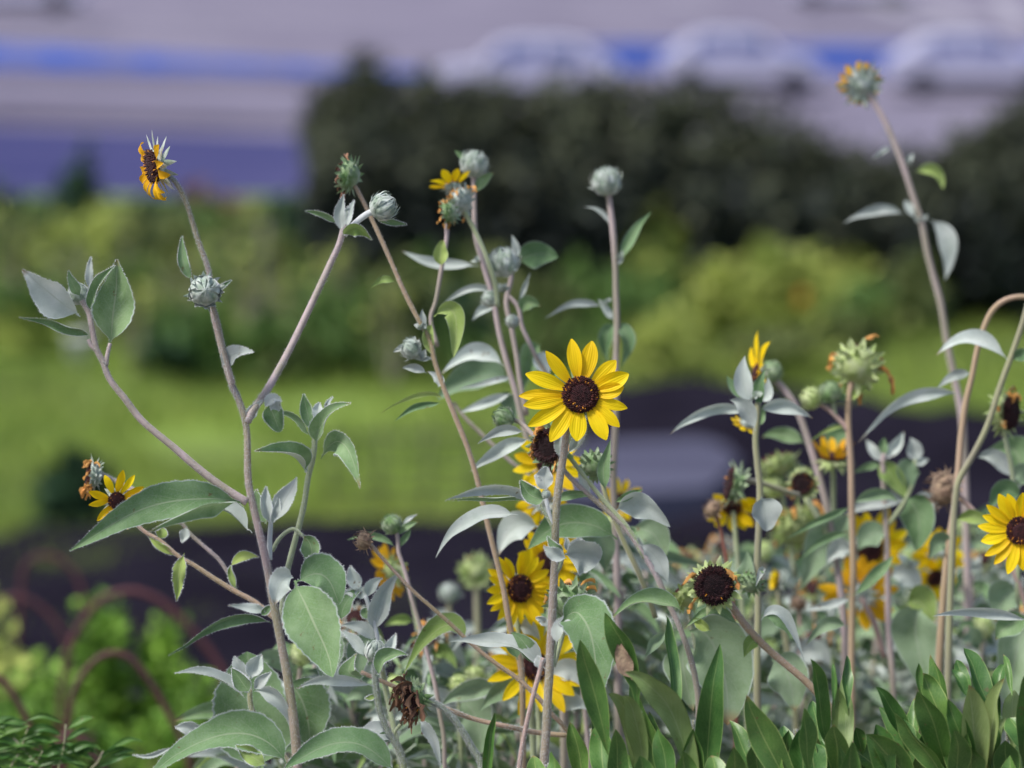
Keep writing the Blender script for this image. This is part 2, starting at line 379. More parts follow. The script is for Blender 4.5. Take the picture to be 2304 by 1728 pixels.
def head(root, px, py, d, Rp, dx, dy, dz, kind='open', n=16, L=2.2, W=.85, tilt=12, curl=-.3, mat='petal', bm='bract_silver', plist=None, skip=(), fl=260, name=None, label=None, disc=('disc_dark', 'disc_rim'), phi0=0, wm='withered', bang=100, bl=1.0):
    o = P(px, py, d); s = KP * D(d); r = Rp * s * {'bud': 1.05, 'spent': 1.1, 'dry': 1.1}.get(kind, 1); x, y, z = frame(dx, dy, dz)
    mb = MB(); mb.mat(bm)
    nm = name or {'open': 'flower_head', 'bud': 'bud', 'spent': 'spent_flower_head', 'seed': 'seed_head', 'dry': 'dry_flower_head', 'back': 'flower_head'}[kind]
    if kind in ('open', 'back'):
        lathe(mb, o, x, y, z, [(r * .01, -r * .78), (r * .12, -r * .75), (r * .5, -r * .62), (r * .9, -r * .3), (r * 1.0, -r * .05), (r * .9, 0)], 18, .1)
        bracts(mb, o, x, y, z, r * .95, 13, r * bl, r * .5, bang, back=r * .15, curl=.3)
        bracts(mb, o, x, y, z, r * .8, 11, r * .9 * bl, r * .5, bang + 25, back=r * .4, curl=.4)
        h = mb.build(nm, root)
        db = MB(); make_disc(db, o + z * r * .02, x, y, z, r, .32, fl, *disc); db.build('disc', h)
        if plist:
            for phi, Lp, Wp, be in plist: petal(h, o, x, y, z, phi, r * .8, Lp * s, Wp * s, U(4, 14), curl * U(.5, 1.4), be, mat)
        else:
            for k in range(n):
                if k in skip or (n > 10 and R.random() < .05): continue
                petal(h, o - z * r * .03 * (k % 2), x, y, z, phi0 + 360 * (k + U(-.25, .25)) / n, r * .82, r * L * U(.85, 1.12), r * W * U(.85, 1.15), tilt + U(-9, 9), curl * U(.4, 1.6), U(-.18, .18), mat)
    elif kind == 'bud':
        lathe(mb, o, x, y, z, [(.01 * r, -r), (r * .15, -r * .98), (r * .55, -r * .8), (r * .88, -r * .42), (r * .95, 0), (r * .85, r * .4), (r * .5, r * .72), (.01 * r, r * .82)], 16, .08)
        closed_bracts(mb, o, x, y, z, r, 12, -50, 16, r * .6, .34, lenj=.4); closed_bracts(mb, o, x, y, z, r * .99, 11, -25, 46, r * .56, .3, lenj=.4); closed_bracts(mb, o, x, y, z, r * .98, 9, 0, 66, r * .52, .2, lenj=.3); closed_bracts(mb, o, x, y, z, r * .97, 7, 20, 86, r * .46, .12)
        bracts(mb, o, x, y, z, r * .85, 4, r * .6, r * .34, 80, back=r * .4, curl=-.5)
        h = mb.build(nm, root)
    elif kind == 'seed' or kind == 'spent':
        lathe(mb, o, x, y, z, [(.01 * r, -r * .82), (r * .12, -r * .8), (r * .55, -r * .68), (r * .95, -r * .3), (r * 1.02, .1 * r), (r * .85, r * .15)], 18, .12)
        for a_, b_, c_ in ((60, .05, 14), (95, .25, 13), (120, .45, 11)):
            bracts(mb, o, x, y, z, r * (1.0 - b_ * .5), c_, r * .62, r * .42, a_ + (bang - 100), back=r * b_, curl=.5)
        h = mb.build(nm, root)
        db = MB(); make_disc(db, o, x, y, z, r * .93, .3, fl, *disc, pollen=.0 if kind == 'seed' else .015, spike=.13); db.build('disc', h)
        if n:
            wb = MB(); wb.mat(wm); wisps(wb, o, x, y, z, r * .92, n, r * L * .62, w=r * .15, down=1.1); wb.build('withered_petals', h)
    elif kind == 'dry':
        lathe(mb, o, x, y, z, [(.01 * r, -r * .82), (r * .1, -r * .8), (r * .6, -r * .55), (r * .9, -r * .1), (r * .7, r * .4), (.01 * r, r * .6)], 14, .4)
        bracts(mb, o, x, y, z, r * .8, 13, r * .7, r * .3, 60, back=r * .1, curl=-.9); bracts(mb, o, x, y, z, r * .7, 11, r * .8, r * .3, 110, back=r * .3, curl=.6)
        closed_bracts(mb, o, x, y, z, r * .9, 13, -40, 70, r * .3, .3)
        wisps(mb, o, x, y, z, r * .6, 14, r * .8, w=r * .05)
        h = mb.build(nm, root)
    if label: h['label'] = label
    return h
class Plant:
    def __init__(s, name, label, d, x, group=None, cat='sunflower', hair=False, gz=0):
        p = P(x, 1728, d); s.d = d; s.base = Vector((p.x, p.y, gz)); s.hair = hair
        s.root = empty(name, s.base, label, cat, group)
    def pt(s, q): return P(q[0], q[1], q[2] if len(q) > 2 else s.d)
    def stem(s, pts, r0, r1, mat='stem_mauve', root=False, name=None, bulge=None, d=None):
        d = d or s.d; mb = MB(); mb.mat(mat)
        w = [P(q[0], q[1], q[2] if len(q) > 2 else d) for q in pts]
        if root:
            a = w[0]; lean = (w[0] - w[1]); lean.z = 0
            g = Vector((s.base.x * .5 + a.x * .5, a.y, s.base.z - .01)); mid = a.lerp(g, .5) + lean * .5
            vis = sum((w[i + 1] - w[i]).length for i in range(len(w) - 1)); r0 = min(r1 + (r0 - r1) * (vis + (g - a).length) / vis, r0 * 1.5)
            w = [g, mid] + w
        tube(mb, w, r0 * KP * D(d), r1 * KP * D(d), 10, 4, 14000 if s.hair else (3000 if d < 2.66 else 0), bulge=bulge)
        return mb.build(name or ('stem' if root else 'branch'), s.root)
    def leaf(s, bx, by, cx, cy, tx, ty, w, m='leaf_green', roll=0, fold=.22, dd=.0, cd=0, d=None, wave=.13, serr=.05, tm=.36, pet=.08, tip=1.0, twist=0, label=None, n=16, name='leaf'):
        d = d or s.d
        if cx is None: cx, cy = (bx + tx) / 2 + U(-6, 6), (by + ty) / 2 - abs(tx - bx) * .12
        if m != 'laurel_leaf' and m != 'laurel_pale': w *= 1.1; fold += U(.05, .42); wave += .05
        if s.hair and w > 34: n = 30; serr = max(serr, .09)
        mb = MB(); mb.mat(m)
        make_leaf(mb, P(bx, by, d), P(cx, cy, d + dd * .5 + cd), P(tx, ty, d + dd), w * KP * D(d), roll, fold, wave, serr, tm, pet, n, 6, 7 if s.hair else 0, tip, twist)
        o = mb.build(name, s.root)
        if label: o['label'] = label
        return o
    def L(s, rows, **kw):
        for r in rows: s.leaf(*r[:8], **{**kw, **(r[8] if len(r) > 8 else {})})
    def head(s, *a, **k):
        k.setdefault('label', None); d = k.pop('d', s.d); return head(s.root, a[0], a[1], d, *a[2:], **k)
    def fluff(s, x, y, r, d=None, m='leaf_silver'):
        d = d or s.d; mb = MB(); mb.mat(m); o = P(x, y, d)
        for k in range(7):
            v = Vector((U(-1, 1), U(-1, .3), U(.0, 1.2))).normalized() * r * KP * D(d) * U(.7, 1.3)
            make_leaf(mb, o, o + v * .5 + Vector((0, 0, r * KP * D(d) * .2)), o + v, r * .7 * KP * D(d), U(-60, 60), .3, .1, 0, n=6, m=4)
        return mb.build('young_leaves', s.root)

# ================================================================== THE PLACE BEHIND
FZ = -2.0; LZ = -5.4
plain('field_soil', (.20, .30, .06), (.09, .11, .05), .45, .95, bmp=.3, bd=.05, spec=0)
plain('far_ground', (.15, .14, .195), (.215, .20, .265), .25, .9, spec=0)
plain('bed_soil', (.13, .11, .09), (.22, .19, .15), 14, .95, bmp=.6, bd=.02, spec=0)
plain('grass_blade', (.32, .41, .08), (.17, .25, .055), .55, .6, isl=.3, tr=.3)
plain('weed_sheet', (.008, .007, .012), (.018, .016, .026), 1.6, .75, bmp=.5, bd=.02, spec=0)
plain('grey_sheet', (.12, .125, .185), (.045, .045, .075), 1.1, .6, stretch=(.2, 2.2, 1), bmp=.5, bd=.02, spec=0)
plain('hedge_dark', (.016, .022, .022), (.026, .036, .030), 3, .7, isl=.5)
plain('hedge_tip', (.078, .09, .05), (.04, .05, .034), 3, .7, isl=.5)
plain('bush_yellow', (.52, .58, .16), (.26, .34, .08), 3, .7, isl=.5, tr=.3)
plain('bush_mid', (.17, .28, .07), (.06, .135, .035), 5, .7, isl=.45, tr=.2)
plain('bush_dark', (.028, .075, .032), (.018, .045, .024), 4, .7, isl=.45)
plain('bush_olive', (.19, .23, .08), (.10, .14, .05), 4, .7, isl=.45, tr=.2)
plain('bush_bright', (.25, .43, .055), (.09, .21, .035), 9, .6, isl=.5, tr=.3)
plain('bush_red', (.20, .07, .07), (.12, .09, .06), 9, .7, isl=.4)
plain('twig', (.12, .08, .06), (.08, .06, .05), 9, .9)
plain('hoop_rust', (.10, .028, .034), (.05, .02, .026), 30, .6, spec=.4)
rg0 = random.Random(31)
plain('weed_stalk', (.34, .32, .24), (.24, .25, .16), 5, .8)
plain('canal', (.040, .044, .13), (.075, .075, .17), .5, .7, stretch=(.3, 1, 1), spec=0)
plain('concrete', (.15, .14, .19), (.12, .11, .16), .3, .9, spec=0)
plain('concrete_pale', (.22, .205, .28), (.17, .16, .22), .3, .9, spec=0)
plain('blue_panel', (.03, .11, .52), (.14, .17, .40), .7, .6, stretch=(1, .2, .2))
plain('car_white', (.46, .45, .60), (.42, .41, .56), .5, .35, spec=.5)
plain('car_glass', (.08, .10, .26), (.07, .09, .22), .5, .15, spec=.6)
plain('tyre_and_shade', (.03, .03, .05), (.04, .04, .05), 5, .9)
plain('plastic_white', (.62, .63, .66), None, 5, .5)
plain('plastic_blue', (.10, .16, .38), None, 5, .5)
plain('orange_fruit', (.62, .28, .02), (.55, .2, .02), 5, .5)
plain('white_bloom', (.55, .55, .57), (.4, .42, .4), 5, .7, isl=.2)
plain('stake_wood', (.16, .135, .14), (.12, .10, .11), 5, .9)
plain('cord', (.07, .07, .06), None, 5, .9)

def struct(name, mb, smooth=True): return tag(mb.build(name, None, smooth), None, None, None, 'structure')
# near ground and bank, then the field
mb = MB(); mb.mat('bed_soil'); nx, ny = 60, 60; vs, fs = [], []
for j in range(ny + 1):
    y = -6 + 18.0 * j / ny
    zb = 0 if y < 5.5 else (FZ - .02 if y > 11 else (FZ - .02) * (1 - math.cos(math.pi * (y - 5.5) / 5.5)) / 2)
    for i in range(nx + 1):
        x = -12 + 24.0 * i / nx; vs.append((x, y, zb + (.03 * noise.noise(Vector((x * 2, y * 2, 0))) if y < 10.5 else -.03)))
for j in range(ny):
    for i in range(nx): a_ = j * (nx + 1) + i; fs.append((a_, a_ + 1, a_ + nx + 2, a_ + nx + 1))
mb.add(vs, fs); struct('ground', mb)
FE = 34.5   # far edge of the field
mb = MB(); mb.mat('field_soil'); mb.add([(-30, 10.6, FZ), (30, 10.6, FZ), (30, FE, FZ), (-30, FE, FZ), (30, FE + 7, LZ - .1), (-30, FE + 7, LZ - .1)], [(0, 1, 2, 3), (3, 2, 4, 5)]); struct('field', mb, False)
mb = MB(); mb.mat('far_ground'); mb.add([(-400, FE - 2, LZ), (400, FE - 2, LZ), (400, 900, LZ), (-400, 900, LZ)], [(0, 1, 2, 3)]); struct('far_yard', mb, False)

def leafy(mb, c, r, n, ls, mats, seed=0, lump=.35, up=.2, shell=.55):
    rr = random.Random(seed)
    for k in range(n):
        while True:
            v = Vector((rr.uniform(-1, 1), rr.uniform(-1, 1), rr.uniform(-1, 1)))
            if .05 < v.length < 1: break
        q = v.normalized() * (shell + (1 - shell) * rr.random()) if rr.random() < .75 else v
        f = 1 + lump * noise.noise(q * 2.2 + Vector((seed * 3.1, 0, 0))) * 2
        if noise.noise(q * 4.5 + Vector((0, seed * 1.7, 0))) < -.22: continue
        p = Vector((c[0] + q.x * r[0] * f, c[1] + q.y * r[1] * f, c[2] + q.z * r[2] * f))
        a_ = Vector((rr.gauss(0, 1), rr.gauss(0, 1), rr.gauss(up, 1))).normalized(); b_ = perp(a_); b_ = (b_ + a_.cross(b_) * rr.uniform(-2, 2)).normalized(); s = ls * rr.uniform(.6, 1.3)
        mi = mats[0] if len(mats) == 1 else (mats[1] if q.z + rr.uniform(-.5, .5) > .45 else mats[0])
        mb.mat(mi); nn = a_.cross(b_)
        mb.add([p, p + a_ * s * .5 + b_ * s * .28, p + a_ * s + nn * s * .12, p + a_ * s * .5 - b_ * s * .28], [(0, 1, 2), (0, 2, 3)])
def bush(name, label, cat, x, top, bot, rx, mats, n=1500, ls=.08, z=FZ, group=None, seed=None, d=None, stems=4, ry=None, lump=.35, extra=None, shoots=0, clumps=8):
    """a bush whose foot stands on level z at photograph position (x, bot)"""
    g0 = G(x, bot, z) if d is None else None
    dd = depth_of(g0) if d is None else d
    foot = g0 if d is None else Vector((P(x, bot, d).x, P(x, bot, d).y, z))
    h = P(x, top, dd).z - foot.z; w = rx * KP * dd
    root = empty(name, foot, label, cat, group); sd_ = seed if seed is not None else int(x * 7 + top)
    mb = MB(); leafy(mb, (foot.x, foot.y, foot.z + h * .45), (w * .8, (ry or w) * .8, h * .42), int(n * (.5 if clumps else 1)), ls, mats, sd_, lump)
    rc = random.Random(sd_ + 5)
    for s in range(clumps):
        a_ = rc.uniform(0, 6.28); u = rc.uniform(.15, 1); q = rc.uniform(.3, .62) ; zz = rc.uniform(.35, .86)
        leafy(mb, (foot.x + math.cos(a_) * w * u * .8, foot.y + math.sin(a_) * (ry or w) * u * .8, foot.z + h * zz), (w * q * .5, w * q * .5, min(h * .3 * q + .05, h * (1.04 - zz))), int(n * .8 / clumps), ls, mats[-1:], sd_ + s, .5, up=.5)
    for s in range(shoots):
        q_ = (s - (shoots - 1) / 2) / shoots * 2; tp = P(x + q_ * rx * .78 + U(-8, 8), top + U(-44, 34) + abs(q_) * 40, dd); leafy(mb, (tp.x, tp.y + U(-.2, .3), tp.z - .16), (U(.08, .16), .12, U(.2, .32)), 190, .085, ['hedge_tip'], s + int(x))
    mb.build('foliage', root, False)
    sm = MB(); sm.mat('twig')
    for k in range(stems):
        a_ = 6.28 * k / stems; tube(sm, [foot + Vector((math.cos(a_) * w * .08, math.sin(a_) * w * .08, -.02)), foot + Vector((math.cos(a_) * w * .3, math.sin(a_) * w * .3, h * .4)), foot + Vector((math.cos(a_) * w * .5, math.sin(a_) * w * .4, h * .75))], h * .02 + .004, h * .008 + .002, 5, 3)
    sm.build('trunk' if stems == 1 else 'stems', root)
    if extra:
        for (ex, ey, er, em, en) in extra:
            fb = MB(); fb.mat(em); pp = P(ex, ey, dd - w * .8); q = er * KP * dd; lathe(fb, pp, RT, Vector((0, 1, 0)), Vector((0, 0, 1)), [(.01 * q, -q), (q * .7, -q * .7), (q, 0), (q * .7, q * .7), (.01 * q, q)], 10, .2); fb.build(en, root)
    return root
# conifer hedge, plant by plant
hd = [(752, 250, 62, ''), (825, 180, 80, ''), (945, 205, 105, ''), (1090, 218, 120, ''), (1250, 212, 120, ''), (1410, 212, 120, ''), (1570, 225, 120, ''), (1730, 290, 120, ''), (1890, 335, 110, 'low'), (2040, 375, 105, 'low'), (2190, 300, 110, ''), (2340, 235, 120, ''), (2520, 225, 130, '')]
hl = ['low dark evergreen at the very left end of the hedge', 'tall dark evergreen by the left end of the hedge, its tip highest', 'dark evergreen third from the left end of the hedge', 'dark evergreen behind the yellow topped flower cluster', 'dark evergreen left of the ball bud in the hedge', 'dark evergreen behind the ball bud', 'dark evergreen under the middle white car', 'dark evergreen sloping down right of the middle white car', 'low dark evergreen left of the tall leaning stem', 'lowest dark evergreen behind the tall leaning stem', 'dark evergreen rising again right of the tall leaning stem', 'dark evergreen at the right edge of the picture', 'dark evergreen beyond the right edge of the picture']
for k, (x, top, rx, _) in enumerate(hd[:12]):
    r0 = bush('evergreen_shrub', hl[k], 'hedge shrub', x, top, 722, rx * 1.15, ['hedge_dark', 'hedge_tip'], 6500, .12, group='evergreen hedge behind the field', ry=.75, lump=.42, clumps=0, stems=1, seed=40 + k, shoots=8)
# shrubs of the field, right half
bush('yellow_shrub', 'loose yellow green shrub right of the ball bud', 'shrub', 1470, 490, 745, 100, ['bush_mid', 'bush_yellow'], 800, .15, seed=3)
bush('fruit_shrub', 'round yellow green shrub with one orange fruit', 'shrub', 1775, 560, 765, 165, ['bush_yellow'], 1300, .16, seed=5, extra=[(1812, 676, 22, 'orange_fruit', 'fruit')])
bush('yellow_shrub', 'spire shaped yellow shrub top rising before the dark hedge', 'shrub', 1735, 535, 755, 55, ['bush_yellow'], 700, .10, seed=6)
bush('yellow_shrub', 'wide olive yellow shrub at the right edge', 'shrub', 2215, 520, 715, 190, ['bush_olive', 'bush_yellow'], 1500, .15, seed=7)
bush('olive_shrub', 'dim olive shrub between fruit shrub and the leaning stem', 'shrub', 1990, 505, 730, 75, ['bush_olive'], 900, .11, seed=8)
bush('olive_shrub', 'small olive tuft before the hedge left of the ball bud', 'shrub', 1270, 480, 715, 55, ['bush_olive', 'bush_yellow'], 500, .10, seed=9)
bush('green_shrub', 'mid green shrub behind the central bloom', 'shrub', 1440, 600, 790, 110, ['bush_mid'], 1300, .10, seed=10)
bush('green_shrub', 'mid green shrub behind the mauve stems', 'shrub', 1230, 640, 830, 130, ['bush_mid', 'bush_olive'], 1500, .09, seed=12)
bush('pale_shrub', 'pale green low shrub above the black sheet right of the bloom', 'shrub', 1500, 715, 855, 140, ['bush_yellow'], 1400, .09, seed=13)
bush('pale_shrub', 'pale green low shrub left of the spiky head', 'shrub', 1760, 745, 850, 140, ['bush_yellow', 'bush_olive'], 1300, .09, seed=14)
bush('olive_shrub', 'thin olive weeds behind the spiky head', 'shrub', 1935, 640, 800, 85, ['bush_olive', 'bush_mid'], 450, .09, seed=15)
# shrubs of the field, left half
LB = [('dark_shrub', 'dark green shrub at the top left edge', 60, 420, 600, 90, ['bush_mid', 'bush_dark'], 900), ('dark_shrub', 'dark green leafy clump under the topmost left flower', 385, 455, 640, 90, ['bush_dark', 'bush_olive'], 800), ('dark_shrub', 'slim dark tree shape left of the orange flower', 185, 330, 600, 40, ['bush_dark'], 420),
      ('dark_shrub', 'dark rounded clump above the left bud', 160, 410, 600, 70, ['bush_dark'], 600), ('olive_shrub', 'olive yellow clump above the left buds', 250, 475, 650, 75, ['bush_olive', 'bush_yellow'], 800), ('olive_shrub', 'olive clump at the left end of the field', 90, 500, 690, 110, ['bush_olive', 'bush_yellow'], 900),
      ('green_shrub', 'wide mid green clump behind the left plant fork', 560, 480, 700, 110, ['bush_mid', 'bush_olive'], 1100), ('green_shrub', 'mid green clump against the hedge end', 700, 470, 720, 80, ['bush_mid', 'bush_dark'], 800), ('round_shrub', 'rounded dark green bush behind the left main stem', 425, 665, 862, 125, ['bush_dark', 'bush_mid'], 1900),
      ('green_shrub', 'bright green clump left of the mauve stems', 760, 650, 850, 115, ['bush_mid'], 1100), ('green_shrub', 'green clump behind the tan stem', 900, 600, 850, 100, ['bush_mid', 'bush_olive'], 900), ('olive_shrub', 'olive weeds in front of the round bush', 620, 700, 868, 90, ['bush_olive', 'bush_mid'], 800),
      ('green_shrub', 'light green weeds at the far left', 60, 640, 800, 110, ['bush_yellow', 'bush_mid'], 900), ('olive_shrub', 'pale weeds between left bud and fork', 300, 590, 760, 90, ['bush_olive', 'bush_mid'], 700), ('green_shrub', 'green clump right of the lower left fork', 1040, 640, 860, 90, ['bush_mid', 'bush_dark'], 800)]
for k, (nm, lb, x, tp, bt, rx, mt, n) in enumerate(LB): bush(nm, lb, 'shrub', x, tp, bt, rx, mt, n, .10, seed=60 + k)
FB = [(20, 462, 560, 85, 'bush_dark'), (120, 485, 575, 80, 'bush_mid'), (215, 450, 560, 70, 'bush_dark'), (300, 470, 565, 75, 'bush_olive'), (370, 440, 555, 60, 'bush_dark'), (480, 476, 570, 80, 'bush_mid'), (570, 468, 560, 70, 'bush_olive'), (650, 462, 560, 75, 'bush_dark'), (515, 455, 552, 45, 'bush_red')]
FW = ['leftmost', 'second', 'third', 'fourth', 'fifth', 'sixth', 'seventh', 'last']
for k, (x, tp, bt, rx, mt) in enumerate(FB): bush('green_shrub' if k < 8 else 'red_shrub', 'low shrub at the far edge of the field, %s from the left' % FW[k] if k < 8 else 'dull red weed before the violet water', 'shrub', x, tp, bt, rx * 1.1, [mt], 800, .12, seed=120 + k, ry=.6)
bush('red_shrub', 'small dull red plant at the far edge of the field', 'plant', 440, 420, 520, 48, ['bush_red'], 350, .09, seed=80)
bush('dark_shrub', 'dark green bush behind the lower left yellow flower', 'shrub', 165, 1015, 1228, 95, ['bush_dark'], 2300, .07, seed=81)
bush('white_flower', 'blurred white flower head in the field', 'flower', 635, 640, 700, 24, ['white_bloom'], 120, .06, seed=82)
bush('white_flower', 'dull pale flower head over the left buds', 'flower', 165, 595, 660, 26, ['bush_olive', 'white_bloom'], 90, .06, seed=83)
bush('bright_shrub', 'bright green low shrub at the lower left', 'shrub', 80, 1440, 1950, 260, ['bush_bright'], 13000, .026, z=0, seed=90, ry=.55, stems=6, d=4.9)
bush('bright_shrub', 'bright green shrub behind the rusty hoop at the lower left', 'shrub', 400, 1500, 1950, 180, ['bush_bright'], 7000, .026, z=0, seed=91, ry=.5, stems=6, d=5.0)
bush('bright_shrub', 'lime tuft at the left edge above the hoops', 'shrub', 10, 1370, 1950, 60, ['bush_bright', 'bush_yellow'], 1200, .026, z=0, seed=93, ry=.2, d=5.0)
def small(name, label, cat, x, y0, y1, wpx, mat, prof_, z=FZ, seg=16):
    f = G(x, y1, z); dd = depth_of(f); h = P(x, y0, dd).z - z; w = wpx * KP * dd / 2; mb = MB(); mb.mat(mat)
    lathe(mb, f, RT, Vector((0, 1, 0)), Vector((0, 0, 1)), [(a_ * w, b_ * h) for a_, b_ in prof_], seg); return tag(mb.build(name, None, True, f), label, cat)
PAIL = [(.01, 0), (.75, 0), (.8, .03), (.95, .9), (1.05, .92), (1.05, 1), (.93, 1), (.9, .9), (.75, .08), (.01, .06)]
small('bucket', 'white bucket in the field at the left under the big ovate leaf', 'bucket', 178, 752, 832, 54, 'plastic_white', PAIL)
small('bucket', 'white bucket between the mauve stems', 'bucket', 1080, 738, 818, 58, 'plastic_white', PAIL)
small('drum', 'blue drum right of the white bucket', 'drum', 1212, 672, 775, 56, 'plastic_blue', [(.01, 0), (.95, 0), (1, .04), (.93, .3), (1, .34), (.93, .38), (.93, .66), (1, .7), (.93, .74), (1, .97), (.95, 1), (.01, .98)])
for k, (x, y0, y1, lb) in enumerate([(684, 440, 700, 'grey stake at the left end of the hedge'), (722, 470, 720, 'second grey stake by the left end of the hedge'), (1168, 440, 720, 'grey stake before the hedge above the green leaf'), (1010, 520, 700, 'short grey stake behind the seed heads'), (595, 500, 760, 'thin pale stake in the field left of the hedge')]):
    f0 = G(x, y1, FZ); dd = depth_of(f0); mb = MB(); mb.mat('stake_wood'); tube(mb, [f0, f0.lerp(P(x + 4, y0, dd), .5), P(x, y0, dd)], .03, .022, 7, 3); tag(mb.build('garden_stake', None, True, f0), lb, 'stake', 'stakes in the field')
for k, (x, tp, bt, rx, mt) in enumerate([(-110, 460, 600, 100, 'bush_mid'), (-280, 430, 600, 110, 'bush_dark'), (-470, 470, 640, 120, 'bush_olive'), (-700, 440, 620, 130, 'bush_mid'), (-960, 450, 640, 140, 'bush_dark'), (-200, 600, 780, 110, 'bush_olive')]):
    bush('green_shrub', 'field shrub beyond the left edge of the picture, %s from the edge' % ['first', 'second', 'third', 'fourth', 'fifth', 'a nearer one'][k], 'shrub', x, tp, bt, rx, [mt], 900, .12, seed=150 + k)
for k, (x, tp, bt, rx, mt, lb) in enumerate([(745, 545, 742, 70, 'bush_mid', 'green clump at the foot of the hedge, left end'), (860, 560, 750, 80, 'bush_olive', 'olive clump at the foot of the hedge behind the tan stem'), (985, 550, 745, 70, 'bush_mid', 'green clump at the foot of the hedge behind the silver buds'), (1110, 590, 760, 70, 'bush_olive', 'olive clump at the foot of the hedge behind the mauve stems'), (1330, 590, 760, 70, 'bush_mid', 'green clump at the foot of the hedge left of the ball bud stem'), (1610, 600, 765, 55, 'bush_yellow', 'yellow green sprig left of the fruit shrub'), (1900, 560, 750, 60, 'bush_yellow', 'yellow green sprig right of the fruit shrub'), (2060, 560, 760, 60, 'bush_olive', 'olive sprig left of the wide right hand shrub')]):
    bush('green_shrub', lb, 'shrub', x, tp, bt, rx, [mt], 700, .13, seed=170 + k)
WX = [(40, 470), (130, 520), (205, 560), (300, 500), (420, 540), (505, 470), (560, 560), (640, 500), (690, 590), (800, 560), (880, 640), (950, 600), (1130, 560), (330, 620)]
WN = ['first', 'second', 'third', 'fourth', 'fifth', 'sixth', 'seventh', 'eighth', 'ninth', 'tenth', 'eleventh', 'twelfth', 'thirteenth', 'fourteenth']
for k, (x, tp) in enumerate(sorted(WX)):
    f0 = G(x, tp + 230, FZ); dd = depth_of(f0); wr = empty('tall_weed', f0, 'wispy tall weed in the field, %s counted from the left' % WN[k], 'weed', 'wispy weeds in the field'); mb = MB(); mb.mat('weed_stalk'); lf = MB()
    for q in range(7):
        tpp = P(x + rg0.uniform(-55, 55), tp + rg0.uniform(0, 110), dd); b0 = f0 + Vector((rg0.uniform(-.12, .12), rg0.uniform(-.2, .2), 0)); tube(mb, [b0, b0.lerp(tpp, .6) + Vector((rg0.uniform(-.05, .05), 0, 0)), tpp], .012, .006, 5, 3); leafy(lf, tuple(tpp - Vector((0, 0, .12))), (.07, .07, .2), 26, .09, ['bush_olive', 'bush_yellow'], q + k * 9)
    mb.build('stems', wr); lf.build('foliage', wr, False)
# low net fence across the grass
f0 = G(860, 1150, FZ); fy = f0.y; nf = empty('net_fence', (G(860, 1150, FZ).x, fy, FZ), 'low dark string net stretched over the bright grass', 'fence'); dd = depth_of(f0)
for x in (740, 852, 958, 1060, 1180):
    mb = MB(); mb.mat('cord'); b0 = G(x, 1150, FZ); b0 = Vector((P(x, 1150, dd).x, fy, FZ)); tube(mb, [b0, b0 + Vector((.01, 0, .2)), b0 + Vector((.02, 0, .46))], .012, .009, 6, 2); mb.build('post', nf)
for y in (972, 1045, 1092, 1125):
    mb = MB(); mb.mat('cord'); tube(mb, [Vector((P(x, y, dd).x, fy, P(x, y + s_, dd).z)) for x, s_ in ((735, 6), (800, 12), (852, 0), (905, 9), (958, 0), (1010, 8), (1060, 2), (1120, 10), (1185, 0))], .008, .008, 5, 3); mb.build('cord', nf)

# grass of the field
mb = MB(); mb.mat('grass_blade'); rg = random.Random(4)
for k in range(26000):
    y = 13 + 13 * rg.random() ** 1.2; hw = y * .155; x = rg.uniform(-hw, hw) + .0
    if noise.noise(Vector((x * .9, y * .9, 3))) < -.25: continue
    a_ = rg.uniform(0, 6.28); h = rg.uniform(.07, .17) * (1 + .5 * noise.noise(Vector((x * .6, y * .6, 9)))); w = rg.uniform(.008, .016); dx, dy = math.cos(a_), math.sin(a_); ln = Vector((rg.uniform(-.06, .06), rg.uniform(-.06, .06), h))
    b0 = Vector((x, y, FZ)); mb.add([b0 - Vector((dx * w, dy * w, 0)), b0 + Vector((dx * w, dy * w, 0)), b0 + ln], [(0, 1, 2)])
tag(mb.build('grass', None, False), 'bright yellow green grass of the field', 'grass', None, 'stuff')

def sheet(name, label, top, bottom, mat, lift, amp, seed, z=FZ):
    """a plastic sheet lying on the ground between two outlines seen in the photograph"""
    def at(c, t):
        t *= len(c) - 1; i = min(int(t), len(c) - 2); q = t - i; q = q * q * (3 - 2 * q) * .4 + q * .6
        return (c[i][0] + (c[i + 1][0] - c[i][0]) * q, c[i][1] + (c[i + 1][1] - c[i][1]) * q)
    nx, ny = 70, 30; mb = MB(); mb.mat(mat); vs, fs = [], []
    for j in range(ny + 1):
        for i in range(nx + 1):
            a_ = at(top, i / nx); b_ = at(bottom, i / nx); g1 = G(*a_, z); g2 = G(*b_, z); p = g1.lerp(g2, j / ny)
            e_ = min(j, ny - j, i, nx - i) / 3; e_ = min(e_, 1); p.z = z + .012 + e_ * (lift + amp * (.5 + .5 * noise.noise(Vector((p.x * 1.3, p.y * 2.6, seed))) + .25 * noise.noise(Vector((p.x * 4, p.y * 7, seed)))))
            vs.append(p)
    for j in range(ny):
        for i in range(nx): k = j * (nx + 1) + i; fs.append((k, k + nx + 1, k + nx + 2, k + 1))
    mb.add(vs, fs); o = mb.build(name, None, True, vs[0].copy()); return tag(o, label, 'plastic sheet')
sheet('plastic_sheet', 'long black plastic weed sheet across the field behind the flowers', [(-500, 1225), (0, 1215), (150, 1190), (400, 1182), (700, 1172), (1000, 1168), (1300, 1160), (1600, 1170), (2000, 1180), (2800, 1200)], [(-900, 2250), (0, 2150), (400, 2150), (700, 2150), (1150, 2150), (1500, 2150), (1900, 2150), (2300, 2150), (2600, 2150), (3200, 2150)], 'weed_sheet', .05, .14, 1)
